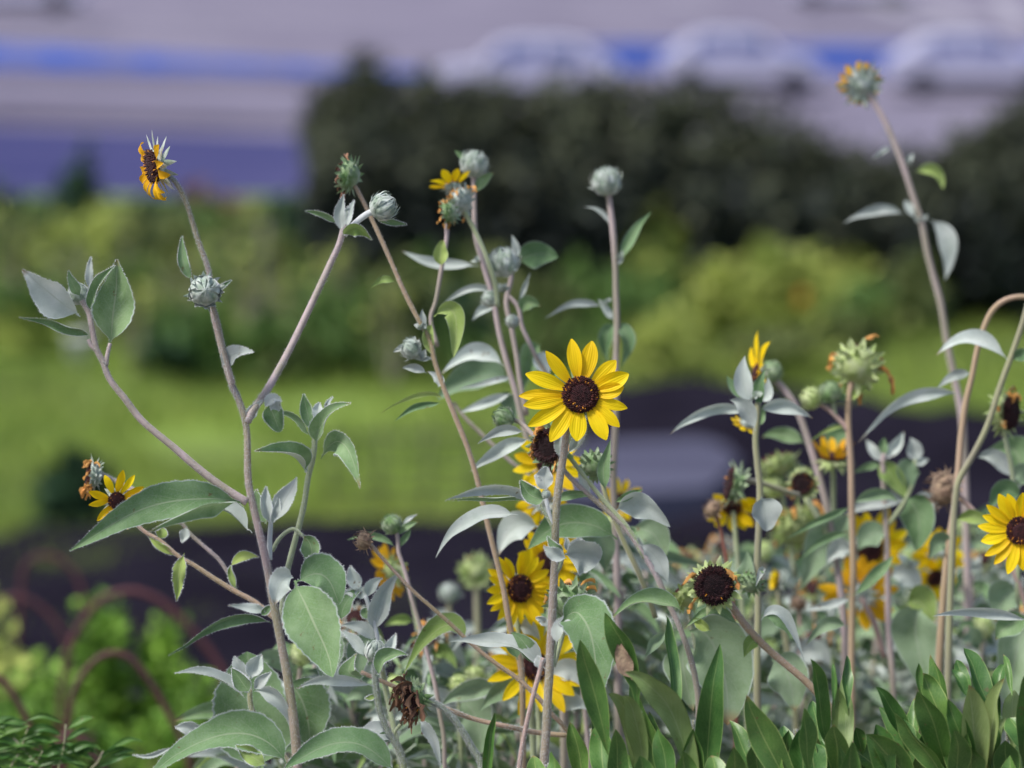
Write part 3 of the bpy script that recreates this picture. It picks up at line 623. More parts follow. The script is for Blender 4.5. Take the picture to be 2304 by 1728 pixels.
sheet('plastic_sheet', 'black plastic sheet on the raised row right of the central bloom', [(1310, 925), (1380, 895), (1500, 885), (1620, 893), (1760, 915), (1900, 935), (2050, 960), (2300, 985), (2700, 1010)], [(1240, 1260), (1400, 1270), (1550, 1280), (1700, 1290), (1850, 1290), (1950, 1290), (2100, 1290), (2300, 1300), (2700, 1300)], 'weed_sheet', .10, .16, 2)
mb = MB(); mb.mat('grey_sheet'); gz_ = FZ + .30; pl_ = [(1230, 1010), (1400, 992), (1575, 985), (1628, 1000), (1665, 1035), (1600, 1098), (1420, 1112), (1200, 1125)]; w_ = [G(x, y, gz_) for x, y in pl_]; lo_ = [p - Vector((0, 0, .28)) for p in w_]; n_ = len(w_)
mb.add(w_ + lo_, [tuple(range(n_))[::-1], tuple(range(n_, 2 * n_))] + [(k, (k + 1) % n_, n_ + (k + 1) % n_, n_ + k) for k in range(n_)]); tag(mb.build('grey_board', None, False, w_[0].copy()), 'lavender grey board lying on the raised black sheet', 'board')

# rusty hoops
def hoop(label, pts, d, r):
    w = [P(x, y, d) for x, y in pts]
    for e_ in (0, -1):
        if w[e_].z > .01:
            g0 = Vector((w[e_].x + (.04 if e_ else -.04), w[e_].y, -.05))
            w = ([g0, g0.lerp(w[0], .5)] + w) if e_ == 0 else (w + [w[-1].lerp(g0, .5), g0])
    mb = MB(); mb.mat('hoop_rust'); tube(mb, w, r, r, 10, 4, rid=0); tag(mb.build('garden_hoop', None, True, w[0].copy()), label, 'hoop', 'rusty garden hoops')
hoop('faint big rusty hoop arching over the black sheet at the left', [(150, 1480), (185, 1400), (235, 1345), (300, 1330), (360, 1352), (420, 1405), (465, 1455), (500, 1510), (520, 1600)], 4.6, .0048)
hoop('rusty hoop rising through the bright shrub at the lower left', [(160, 1580), (200, 1500), (245, 1470), (290, 1478), (335, 1530), (372, 1592), (402, 1650), (425, 1715)], 3.75, .0034)
hoop('rusty hoop at the lower left corner of the picture', [(-90, 1560), (-40, 1525), (0, 1528), (28, 1560), (52, 1602), (72, 1650), (95, 1720)], 3.6, .0034)
hoop('short rusty hoop end low beside the small leaved shrub', [(120, 1690), (150, 1655), (180, 1660), (210, 1695), (235, 1735)], 3.6, .0034)
hoop('far thin hoop at the left over the black sheet', [(-30, 1400), (0, 1350), (50, 1345), (90, 1365), (125, 1400), (150, 1450)], 5.2, .0042)
hoop('farthest thin hoop at the left over the black sheet', [(48, 1330), (55, 1275), (90, 1250), (140, 1262), (175, 1300), (190, 1360)], 5.4, .004)

def far_marks():
    mb = MB(); mb.mat('marking')
    for x0, y0, x1, y1 in ((1950, 2, 2120, 62), (2080, -6, 2200, 50), (2240, -10, 2300, 60), (1500, 0, 1620, 22), (1250, 12, 1500, 18), (300, 30, 900, 42), (-50, 60, 520, 72)):
        a_ = G(x0, y0, LZ + .02); b_ = G(x1, y1, LZ + .02); d = (b_ - a_).normalized().cross(Vector((0, 0, 1))) * .45; mb.add([a_ - d, b_ - d, b_ + d, a_ + d], [(0, 1, 2, 3)])
    struct('yard_markings', mb, False)
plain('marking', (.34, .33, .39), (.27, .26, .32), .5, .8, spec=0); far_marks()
# ---------------- the lower ground beyond the field: water, stepped embankment, blue wall, parked cars
def flat(name, pts, z, mat, label=None):
    mb = MB(); mb.mat(mat); w = [G(x, y, z) for x, y in pts]; mb.add(w, [tuple(range(len(w)))]); return struct(name, mb, False)
flat('water', [(-2600, 450), (-700, 450), (900, 470), (900, 318), (300, 295), (-700, 262), (-2600, 200)], LZ + .02, 'canal')
def longbox(name, x0, y0, x1, y1, d0, d1, h, t, mat, label, cat):
    """a long wall whose top edge runs between two photographed points"""
    a_ = P(x0, y0, d0); b_ = P(x1, y1, d1); mb = MB(); mb.mat(mat); n = Vector((0, t, 0)); vs = []
    N = 8
    for i in range(N + 1):
        p = a_.lerp(b_, i / N); zt = p.z
        for q in (0, 1):
            vs += [p + n * q, Vector((p.x, p.y + t * q, zt - h))]
    fs = []
    for i in range(N):
        k = i * 4; fs += [(k, k + 1, k + 5, k + 4), (k + 2, k + 6, k + 7, k + 3), (k, k + 4, k + 6, k + 2), (k + 1, k + 3, k + 7, k + 5)]
    fs += [(0, 2, 3, 1), (N * 4, N * 4 + 1, N * 4 + 3, N * 4 + 2)]
    mb.add(vs, fs); o = mb.build(name, None, False, a_); return tag(o, label, cat)
longbox('embankment_wall', -800, 225, 1400, 300, 86, 80, 2.6, 3.0, 'concrete', 'lowest grey concrete step of the embankment above the water', 'wall')
longbox('embankment_wall', -800, 196, 2900, 272, 92, 86, 2.6, 4.0, 'concrete_pale', 'pale concrete step in the middle of the embankment', 'wall')
longbox('embankment_wall', -800, 160, 1500, 208, 97.5, 91.5, .35, 4.0, 'concrete', 'top dark concrete kerb of the embankment', 'wall')
longbox('blue_wall', -800, 50, 1150, 172, 108, 95.5, .85, .3, 'blue_panel', 'long low bright blue wall across the far yard', 'wall')
longbox('blue_wall', 1160, 95, 2900, 110, 101, 99, .95, .3, 'blue_panel', 'blue wall behind the parked white cars', 'wall')
def car(x0, x1, top, bot, d, label, flip=1):
    a_ = P((x0 + x1) / 2, bot, d); L = (x1 - x0) * KP * d; H = (bot - top) * KP * d; W = 1.7
    root = empty('parked_car', a_, label, 'car', 'white cars parked beyond the hedge')
    pr = [(-.5, .18), (-.49, .45), (-.44, .55), (-.28, .60), (-.16, .93), (-.05, 1.0), (.18, 1.0), (.32, .92), (.44, .62), (.5, .55), (.5, .18)]
    def ext(name, prl, w, mat, y0=0, par=root):
        mb = MB(); mb.mat(mat); n = len(prl); vs = []
        for s in (-1, 1):
            for px_, pz_ in prl:
                ins = .12 * max(0, pz_ - .6) / .4
                vs.append(a_ + Vector((flip * px_ * L, s * (w / 2 - ins) + W / 2, pz_ * H)))
        fs = [tuple(range(n)), tuple(range(2 * n - 1, n - 1, -1))] + [(i, (i + 1) % n, n + (i + 1) % n, n + i)[::-1] for i in range(n)]
        mb.add(vs, fs); return mb.build(name, par, False)
    ext('body', pr, W, 'car_white')
    ext('side_window', [(-.22, .64), (-.13, .9), (.06, .93), (.06, .64)], W + .02, 'car_glass'); ext('side_window', [(.09, .64), (.09, .93), (.27, .88), (.36, .66)], W + .02, 'car_glass')
    ext('sill_and_shade', [(-.47, .10), (-.47, .26), (.47, .26), (.47, .10)], W + .03, 'tyre_and_shade')  # dark box models the lower cladding and the shade under the car
    for wx in (-.32, .32):
        for wy in (0, W):
            mb = MB(); mb.mat('tyre_and_shade'); c = a_ + Vector((flip * wx * L, wy, .3 * H / 1.4)); rr = .22 * H
            lathe(mb, c, RT, Vector((0, 0, 1)), Vector((0, 1, 0)), [(.01, -.11), (rr * .9, -.11), (rr, -.07), (rr, .07), (rr * .9, .11), (.01, .11)], 18); mb.build('wheel', root)
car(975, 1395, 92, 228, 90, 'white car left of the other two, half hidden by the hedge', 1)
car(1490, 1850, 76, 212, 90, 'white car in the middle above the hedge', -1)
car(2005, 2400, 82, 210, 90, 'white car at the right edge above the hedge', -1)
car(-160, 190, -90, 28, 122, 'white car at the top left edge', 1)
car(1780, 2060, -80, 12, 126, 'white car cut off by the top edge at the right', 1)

# ================================================================== THE SUNFLOWERS
GR = 'silver leaved sunflowers in the bed'
# --- tall plant at the left
a = Plant('sunflower_plant', 'tall sharp branching sunflower with mauve main stem at the left', 2.5, 690, GR, hair=True)
a.stem([(669, 1716), (650, 1544), (628, 1423), (613, 1343), (599, 1264), (574, 1157), (559, 1085), (554, 958), (536, 897), (521, 865), (495, 771), (474, 677), (470, 612), (445, 539), (416, 449), (393, 408), (378, 394)], 17.5, 4.6, 'stem_main', True)
a.stem([(524, 862, 2.495), (506, 800, 2.49), (485, 705, 2.485), (467, 668, 2.484)], 6, 5)
a.stem([(556, 1130), (520, 1108), (462, 1067), (389, 1005), (317, 944), (281, 897), (245, 850), (232, 815), (217, 785), (206, 735), (200, 705), (184, 676)], 9.5, 6)
a.stem([(238, 822), (241, 800), (248, 772)], 6, 4)
a.stem([(217, 787), (206, 778), (198, 764)], 6, 4)
a.stem([(556, 950), (568, 925), (600, 879, 2.51), (654, 781, 2.53), (708, 669, 2.54), (745, 589, 2.55), (763, 550, 2.55), (775, 505, 2.55)], 9, 7)
a.stem([(775, 530, 2.55), (795, 506, 2.55), (822, 484, 2.55), (842, 474, 2.55)], 6, 7, 'hair')
a.L([(246, 775, 262, 690, 263, 583, 98, 'leaf_green', dict(dd=-.01, fold=.3, tm=.42, roll=8)),
     (181, 712, 110, 660, 49, 606, 84, 'leaf_silver', dict(fold=.5, roll=25, dd=-.02)),
     (199, 762, 170, 722, 42, 714, 34, 'leaf_green', dict(roll=50, fold=.5)),
     (204, 655, 195, 610, 206, 577, 15, 'leaf_silver', {}),
     (182, 668, 160, 640, 154, 608, 24, 'leaf_green', dict(dd=-.015)),
     (203, 705, 203, 640, 259, 597, 32, 'leaf_green', dict(fold=.5, roll=40, dd=-.02)),
     (434, 632, 405, 590, 410, 530, 27, 'leaf_green', dict(fold=.35)),
     (499, 826, 530, 780, 571, 793, 40, 'leaf_silver', dict(dd=-.03, serr=.1, roll=15)),
     (478, 655, 500, 645, 521, 630, 10, 'leaf_green', {}),
     (759, 505, 735, 470, 685, 475, 20, 'leaf_green', dict(roll=40, d=2.55)),
     (770, 531, 800, 490, 837, 541, 32, 'leaf_lime', dict(roll=-30, d=2.54, cd=-.02)),
     (846, 492, 880, 500, 916, 505, 17, 'leaf_green', dict(d=2.56)),
     (768, 520, 758, 480, 774, 437, 28, 'leaf_silver', dict(d=2.54)), (778, 515, 782, 480, 798, 450, 20, 'leaf_silver', dict(d=2.56)), (772, 518, 770, 470, 788, 470, 16, 'leaf_silver', dict(d=2.545))])
a.head(346, 374, 38, -1, -.22, .42, 'open', n=16, L=1.6, W=.55, bm='bract_silver', disc=('disc_dark', 'disc_dark'), bang=98, bl=1.2, mat='petal_old', tilt=28, curl=-1.9, skip=(2, 3, 4, 5), fl=160)
a.head(461, 655, 33, .12, .02, 1, 'bud', d=2.47)
a.head(177, 662, 23, -.3, .8, .3, 'bud', d=2.51)
a.head(861, 466, 29, .75, .5, .2, 'bud', d=2.55)
a.L([(549, 1134, 400, 1072, 156, 1240, 92, 'leaf_green', dict(roll=-18, fold=.28, dd=-.06, tm=.45, twist=15, wave=.1)),
     (552, 1142, 460, 1110, 330, 1200, 46, 'leaf_green', dict(roll=55, fold=.3, dd=-.08, tm=.42, d=2.49)),
     (567, 1200, 500, 1105, 429, 1172, 52, 'leaf_silver', dict(roll=-50, fold=.35, dd=.02, d=2.53)),
     (617, 1176, 640, 1120, 668, 1074, 44, 'leaf_silver', dict(fold=.3, roll=15)),
     (608, 1178, 590, 1130, 599, 1094, 34, 'leaf_silver', dict(fold=.5)), (600, 1180, 575, 1140, 578, 1100, 38, 'leaf_green', dict(d=2.52)), (612, 1180, 625, 1150, 626, 1115, 20, 'leaf_silver', {}),
     (679, 1203, 720, 1230, 688, 1290, 52, 'leaf_green', dict(fold=.3, d=2.53, roll=-10)),
     (599, 1378, 575, 1366, 512, 1362, 22, 'leaf_silver', dict(wave=.4, serr=.2)),
     (610, 1402, 545, 1350, 378, 1475, 32, 'leaf_green', dict(roll=35, fold=.35)),
     (602, 912, 615, 930, 630, 972, 46, 'leaf_green', dict(d=2.52, tip=.5, fold=.2)), (595, 920, 612, 880, 634, 904, 22, 'leaf_silver', {}), (566, 950, 556, 925, 592, 900, 24, 'leaf_silver', {}), (600, 905, 625, 905, 628, 925, 30, 'leaf_silver', dict(d=2.51)),
     (663, 1306, 705, 1400, 749, 1524, 128, 'leaf_green', dict(d=2.46, dd=-.03, fold=.16, tm=.42, wave=.07, tip=.7, n=22, roll=-6)),
     (666, 1310, 740, 1250, 762, 1360, 92, 'leaf_green', dict(d=2.475, fold=.2, tm=.45, tip=.7, roll=12)),
     (660, 1300, 625, 1290, 618, 1360, 60, 'leaf_silver', dict(d=2.47, fold=.2, tip=.7))])
a.stem([(606, 1260, 2.51), (607, 1210, 2.51), (610, 1165, 2.51)], 7, 5, 'hair'); a.stem([(612, 1240, 2.52), (630, 1210, 2.52), (660, 1190, 2.52), (682, 1206, 2.52)], 5, 3.5, 'stem_green')
a.stem([(645, 1410), (602, 1378), (571, 1353), (523, 1327), (478, 1299), (434, 1270), (405, 1254), (360, 1216), (325, 1196), (300, 1172)], 7, 4, 'stem_tan', d=2.54)
a.stem([(530, 1326), (524, 1305), (513, 1288), (491, 1257), (459, 1229), (427, 1200), (407, 1175), (360, 1143), (317, 1118), (285, 1102), (268, 1122)], 5, 3.6, d=2.56)
a.stem([(410, 1176, 2.57), (360, 1140, 2.6), (300, 1100, 2.62), (240, 1072, 2.64), (222, 1062, 2.64)], 4, 3.6)
a.head(262, 1126, 20, .32, -.12, 1, 'open', n=14, L=2.7, W=.95, tilt=22, curl=-.5, d=2.555, fl=200, phi0=10)
a.head(206, 1068, 27, -.95, .1, .15, 'spent', n=16, L=2.2, d=2.63, mat='petal_old')
a.L([(415, 1244, 395, 1300, 397, 1353, 32, 'leaf_lime', dict(d=2.53, serr=.3, wave=.3)), (418, 1186, 418, 1205, 408, 1221, 22, 'leaf_silver', dict(d=2.55)), (356, 1212, 368, 1196, 362, 1186, 26, 'leaf_lime', dict(d=2.54)), (400, 1250, 360, 1236, 331, 1200, 18, 'leaf_lime', dict(wave=.5, serr=.4, d=2.54)),
     (532, 1327, 512, 1290, 520, 1272, 16, 'leaf_lime', dict(d=2.55)), (518, 1275, 545, 1240, 583, 1254, 24, 'leaf_lime', dict(d=2.55, roll=20)), (586, 1385, 600, 1370, 612, 1362, 18, 'leaf_green', {})])
a.stem([(632, 1400), (640, 1320), (653, 1257), (669, 1197), (684, 1136), (693, 1076), (704, 1031), (708, 995), (706, 955)], 7, 6, 'stem_green', d=2.53)
a.L([(692, 1062, 678, 1000, 572, 1016, 54, 'leaf_green', dict(roll=-35, fold=.5, dd=-.05)), (699, 985, 665, 920, 617, 930, 18, 'leaf_green', dict(roll=40)), (699, 972, 690, 920, 683, 885, 30, 'leaf_green', dict(roll=15)),
     (712, 1002, 715, 930, 790, 907, 46, 'leaf_green', dict(roll=28, fold=.45, dd=-.03)), (722, 1032, 775, 930, 811, 1099, 58, 'leaf_green', dict(roll=-22, fold=.35, dd=-.05, tm=.45)), (731, 932, 734, 905, 749, 893, 9, 'leaf_silver', {}),
     (716, 945, 712, 920, 720, 905, 24, 'leaf_silver', {}), (705, 1040, 690, 1050, 688, 1064, 8, 'leaf_silver', {})], d=2.53)
a.stem([(655, 1722), (618, 1677), (586, 1636), (571, 1607), (563, 1582), (562, 1550)], 6.5, 6, 'stem_olive', d=2.5)
a.L([(556, 1530, 535, 1500, 527, 1476, 30, 'leaf_silver', {}), (566, 1528, 570, 1495, 590, 1473, 42, 'leaf_silver', {}), (570, 1552, 590, 1530, 611, 1512, 26, 'leaf_silver', dict(d=2.49)), (562, 1558, 545, 1530, 521, 1503, 48, 'leaf_green', dict(d=2.48, fold=.5)),
     (550, 1571, 495, 1500, 392, 1515, 36, 'leaf_silver', dict(roll=-40, fold=.5)), (572, 1555, 640, 1545, 653, 1636, 40, 'leaf_silver', dict(roll=-15)), (560, 1560, 548, 1545, 560, 1520, 18, 'leaf_silver', dict(d=2.485))], d=2.5)
a.L([(590, 1735, 560, 1600, 556, 1466, 190, 'leaf_green', dict(d=2.6, fold=.12, wave=.05, tip=.62, serr=.1, n=22)), (650, 1530, 690, 1570, 700, 1682, 118, 'leaf_green', dict(d=2.62, fold=.15, tip=.7, serr=.1)),
     (648, 1728, 560, 1560, 330, 1752, 96, 'leaf_green', dict(d=2.45, roll=-20, tip=.8)), (600, 1722, 560, 1700, 530, 1676, 44, 'leaf_lime', dict(d=2.44, wave=.4)), (452, 1660, 430, 1630, 394, 1637, 34, 'leaf_silver', {}), (385, 1680, 350, 1710, 298, 1698, 11, 'leaf_silver', {}),
     (497, 1662, 505, 1640, 517, 1619, 14, 'leaf_silver', {}), (505, 1664, 520, 1650, 532, 1638, 16, 'leaf_silver', {}), (895, 1740, 770, 1610, 640, 1730, 76, 'leaf_green', dict(d=2.44, roll=-28, fold=.35, tip=.75)),
     (640, 1650, 668, 1600, 760, 1640, 80, 'leaf_dim', dict(d=2.64)), (770, 1420, 730, 1450, 735, 1560, 70, 'leaf_dim', dict(d=2.62))], d=2.5)

# --- two shoots and the nodding brown head
b = Plant('sunflower_plant', 'low leafy sunflower with round silver bud and nodding brown head', 2.52, 915, GR, hair=True)
b.stem([(908, 1718), (892, 1677), (873, 1646), (854, 1598), (847, 1550), (844, 1512), (845, 1490)], 8, 6.5, 'stem_green', True)
b.head(846, 1466, 25, .05, .9, .3, 'bud')
b.L([(825, 1478, 800, 1440, 768, 1418, 26, 'leaf_silver', {}), (868, 1470, 885, 1450, 891, 1425, 24, 'leaf_silver', {}), (848, 1522, 860, 1465, 917, 1474, 44, 'leaf_green', dict(roll=30, fold=.5, d=2.49)), (822, 1520, 760, 1530, 803, 1470, 50, 'leaf_green', dict(roll=20, fold=.3)),
     (842, 1545, 745, 1505, 667, 1550, 26, 'leaf_silver', dict(roll=15, d=2.47)), (846, 1560, 835, 1575, 820, 1570, 12, 'leaf_lime', {}), (886, 1672, 840, 1620, 803, 1674, 44, 'leaf_silver', dict(roll=-35)), (888, 1668, 860, 1640, 835, 1690, 30, 'leaf_green', {})])
b.stem([(886, 1670), (888, 1648), (901, 1630)], 4, 4, 'stem_green')
b.head(926, 1571, 36, -.85, -.35, .4, 'spent', n=34, L=2.3, bm='bract_green', wm='withered_brown', disc=('disc_black', 'disc_dark'))
b.stem([(1085, 1730), (1061, 1681), (1041, 1646), (1016, 1611), (984, 1585), (952, 1573), (940, 1572)], 7, 6, 'stem_green', True)
b.stem([(850, 1446, 2.57), (847, 1425, 2.57), (841, 1400, 2.57), (832, 1370, 2.57), (822, 1340, 2.57)], 6, 5, 'hair')
b.stem([(905, 1728, 2.57), (870, 1560, 2.6), (850, 1446, 2.57)], 7, 6, 'stem_green')
b.L([(812, 1330, 790, 1300, 789, 1272, 34, 'leaf_silver', {}), (826, 1345, 832, 1310, 861, 1301, 28, 'leaf_silver', {}), (845, 1425, 840, 1350, 896, 1290, 56, 'leaf_silver', dict(fold=.3)), (768, 1398, 770, 1350, 814, 1326, 44, 'leaf_green', dict(roll=20)), (845, 1442, 820, 1400, 767, 1408, 30, 'leaf_silver', {}),
     (815, 1345, 800, 1325, 772, 1335, 22, 'leaf_silver', {}), (836, 1392, 815, 1375, 826, 1368, 26, 'leaf_green', {}), (810, 1350, 816, 1330, 806, 1318, 26, 'leaf_silver', {}), (845, 1440, 790, 1450, 812, 1540, 66, 'leaf_dim', dict(d=2.64))], d=2.57)
b.L([(943, 1622, 975, 1640, 992, 1728, 26, 'leaf_silver', dict(d=2.5)), (1051, 1447, 1010, 1340, 906, 1520, 58, 'leaf_lime', dict(d=2.62, roll=-20, fold=.25)), (1120, 1556, 1060, 1530, 992, 1588, 56, 'leaf_dim', dict(d=2.7)), (1032, 1576, 1080, 1590, 1083, 1695, 92, 'leaf_dim', dict(d=2.72, tip=.7)),
     (1060, 1420, 1020, 1440, 990, 1500, 20, 'leaf_silver', dict(d=2.8)), (990, 1545, 960, 1530, 975, 1500, 30, 'leaf_dim', dict(d=2.75))])
b.stem([(1280, 1655, 2.6), (1206, 1648, 2.6), (1139, 1634, 2.58), (1064, 1617, 2.58), (1006, 1595, 2.57), (940, 1566, 2.57), (898, 1549, 2.57), (812, 1512, 2.57)], 6, 5, 'stem_tan')

# --- dead brown head on a thin tan stalk
q = Plant('sunflower_plant', 'thin tan stalk bending left to a small dry brown head', 2.56, 1290, GR)
q.stem([(1290, 1670), (1272, 1638), (1239, 1604), (1212, 1571), (1166, 1528), (1109, 1488), (1054, 1442), (1003, 1394), (932, 1332), (889, 1287), (856, 1251), (832, 1221)], 9, 3.8, 'stem_tan', True)
q.head(818, 1216, 21, -.8, .3, .4, 'dry', bm='bract_brown')
q.L([(1232, 1510, 1150, 1430, 1012, 1444, 54, 'leaf_silver', dict(roll=-35, fold=.5, wave=.3, serr=.1)), (1215, 1500, 1190, 1450, 1150, 1422, 40, 'leaf_green', {}), (1165, 1485, 1150, 1440, 1160, 1420, 40, 'leaf_green', dict(d=2.6))], d=2.53)

q = Plant('sunflower_plant', 'slender mauve stem with round green bud against black sheet', 2.68, 1000, GR)
q.stem([(1000, 1690), (997, 1646), (991, 1614), (981, 1550), (968, 1496), (949, 1423), (930, 1359), (926, 1347), (916, 1302), (904, 1263), (897, 1242), (895, 1212), (890, 1190)], 6, 4.5, 'stem_mauve', True)
q.head(882, 1180, 21, -.4, .8, .5, 'bud', bm='bract_green')
q.L([(889, 1232, 850, 1190, 781, 1215, 18, 'leaf_green', {}), (896, 1205, 910, 1180, 942, 1175, 18, 'leaf_green', {}), (905, 1180, 920, 1165, 941, 1156, 9, 'leaf_silver', {}), (897, 1235, 915, 1200, 925, 1190, 16, 'leaf_green', {})])

# --- the sharp central flower
e = Plant('sunflower_plant', 'sunflower with the sharp yellow bloom and dark centre at the middle', 2.5, 1222, GR, hair=True)
e.stem([(1223, 1735), (1229, 1647), (1232, 1581), (1237, 1498), (1240, 1432), (1244, 1349), (1249, 1249), (1250, 1167), (1255, 1110), (1262, 1060), (1270, 1010), (1275, 970), (1284, 935), (1300, 915, 2.505)], 10.5, 8, 'stem_main', True)
hero = [(100, 93, 33, -.05), (76, 90, 37, .08), (42, 78, 33, .1), (21, 84, 40, .12), (5, 66, 36, .3), (-18, 76, 24, .1), (-38, 80, 27, -.1), (-58, 84, 35, -.15), (-95, 72, 37, 0), (-124, 92, 34, .05), (-148, 104, 34, -.06), (-168, 98, 30, -.06), (-180, 104, 27, .06), (157, 98, 34, .12), (131, 92, 30, -.1)]
e.head(1306, 888, 40, .04, .05, 1, 'open', plist=[(p, l * 1.03, w * 1.1, be) for p, l, w, be in hero], d=2.485, fl=420, bm='bract_green', curl=-.28, bang=92)
e.L([(1277, 1022, 1310, 985, 1318, 935, 30, 'leaf_silver', dict(d=2.51, fold=.4)), (1262, 1030, 1252, 1000, 1266, 965, 22, 'leaf_silver', dict(d=2.51)),
     (1213, 1128, 1130, 1060, 1001, 1126, 34, 'leaf_silver', dict(roll=28, fold=.35, serr=.08, dd=-.05)), (1216, 1130, 1120, 1110, 1010, 1127, 17, 'leaf_green', dict(roll=60, d=2.505)),
     (1226, 1122, 1190, 1125, 1171, 1080, 46, 'leaf_green', dict(d=2.48, fold=.3, tip=.7)), (1229, 1104, 1218, 1075, 1231, 1050, 38, 'leaf_silver', dict(tip=.7)), (1218, 1085, 1208, 1075, 1204, 1068, 8, 'leaf_silver', {}),
     (1270, 1248, 1310, 1232, 1352, 1258, 88, 'leaf_silver', dict(d=2.46, roll=-20, fold=.3, tip=.45, tm=.55)), (1275, 1256, 1245, 1250, 1223, 1228, 30, 'leaf_silver', dict(d=2.455)), (1270, 1246, 1250, 1240, 1231, 1206, 24, 'leaf_green', dict(d=2.47)), (1275, 1240, 1278, 1225, 1274, 1210, 12, 'leaf_silver', {}), (1279, 1243, 1290, 1220, 1310, 1212, 17, 'leaf_silver', {}),
     (1262, 1404, 1328, 1300, 1344, 1584, 118, 'leaf_green', dict(d=2.47, fold=.2, tm=.5, dd=-.04, tip=.8, n=22)), (1252, 1450, 1250, 1400, 1292, 1384, 30, 'leaf_silver', dict(d=2.48, roll=20)), (1232, 1412, 1222, 1390, 1205, 1391, 17, 'leaf_silver', {}), (1222, 1500, 1210, 1490, 1212, 1475, 24, 'leaf_silver', {})])
e.stem([(1250, 1185), (1241, 1170), (1232, 1140), (1228, 1118)], 4.5, 5, 'hair'); e.stem([(1246, 1190), (1232, 1165), (1222, 1148), (1214, 1128)], 4, 3, 'stem_green')
e.stem([(1247, 1292), (1258, 1275), (1266, 1250)], 6, 5, 'stem_green'); e.head(1229, 1113, 9, 0, .9, .3, 'bud', d=2.47)
e.stem([(1243, 1500), (1250, 1448), (1262, 1402)], 5, 4, 'stem_green')
e.head(1285, 1352, 40, .15, .62, -.75, 'spent', n=8, L=1.5, d=2.58, bm='bract_green'); e.stem([(1245, 1500, 2.58), (1262, 1440, 2.58), (1278, 1375, 2.58)], 6, 6, 'stem_green')

q = Plant('dead_stalk', 'bare pale pink dead stalk crossing in front of the low yellow flower', 2.47, 1165, cat='dead stalk')
q.stem([(1168, 1735), (1172, 1697), (1182, 1641), (1199, 1568), (1216, 1505), (1222, 1480)], 6.5, 5, 'stem_pink', True)

# --- tan stem with olive seed head
f = Plant('sunflower_plant', 'long tan stem topped by small olive seed head before dark hedge', 2.64, 1180, GR)
f.stem([(1176, 1560), (1174, 1518), (1169, 1482), (1149, 1415), (1133, 1326), (1113, 1243), (1093, 1161), (1075, 1083), (1054, 1013), (1027, 944), (998, 871), (976, 806), (969, 770), (936, 709), (907, 651), (871, 568), (831, 481), (812, 443), (795, 412)], 8, 4.5, 'stem_tan', True)
f.head(781, 394, 31, -.75, .15, -.3, 'spent', n=14, L=1.7, bm='bract_green', bang=78, wm='withered_brown', disc=('disc_dark', 'disc_dark'))
f.L([(889, 635, 865, 615, 835, 648, 18, 'leaf_lime', {}), (958, 736, 946, 715, 951, 695, 16, 'leaf_silver', {}), (976, 712, 1045, 650, 1020, 806, 48, 'leaf_lime', dict(fold=.25, tip=.7, tm=.45)), (973, 725, 950, 775, 981, 800, 30, 'leaf_lime', dict(tip=.7)),
     (1001, 903, 962, 858, 855, 931, 13, 'leaf_lime', dict(roll=30)), (995, 906, 940, 905, 888, 948, 18, 'leaf_green', {}), (925, 770, 900, 785, 884, 792, 18, 'leaf_silver', {}), (960, 840, 930, 820, 905, 828, 22, 'leaf_silver', {}), (985, 872, 1000, 850, 960, 835, 24, 'leaf_silver', {})])
f.fluff(950, 742, 24); f.fluff(928, 788, 30); f.fluff(948, 812, 26); f.head(925, 785, 22, -.6, .5, .4, 'bud')

# --- group of mauve stems left of centre
g = Plant('sunflower_plant', 'blurred mauve stems with silver buds and yellow petals left of centre', 2.76, 1260, GR)
g.stem([(1262, 1400), (1245, 1240), (1205, 1060), (1172, 935), (1161, 886), (1143, 824), (1124, 752), (1114, 698), (1099, 636), (1085, 589), (1070, 531), (1067, 466), (1066, 409), (1064, 390)], 8.5, 5.5, 'stem_mauve', True)
g.stem([(1120, 690, 2.72), (1114, 640, 2.72), (1096, 582, 2.72), (1074, 531, 2.72), (1045, 474, 2.72), (1040, 462, 2.72)], 5.5, 5, 'stem_green')
g.stem([(985, 780, 2.7), (969, 716, 2.7), (980, 680, 2.7), (994, 600, 2.7), (1005, 535, 2.7), (1005, 502, 2.7)], 4.5, 5)
g.head(1066, 370, 29, .3, .85, .2, 'bud'); g.head(1036, 452, 27, -.55, .25, -.4, 'spent', d=2.72, n=18, L=1.7, bm='bract_silver', bang=80); g.head(1007, 478, 22, -.8, -.2, -.3, 'spent', d=2.7, n=16, L=1.6, bm='bract_green', wm='withered')
g.head(1018, 418, 17, -.25, .9, -.35, 'open', d=2.74, n=8, L=2.5, W=1.3, tilt=30, skip=(4, 5, 6), name='flower_head')
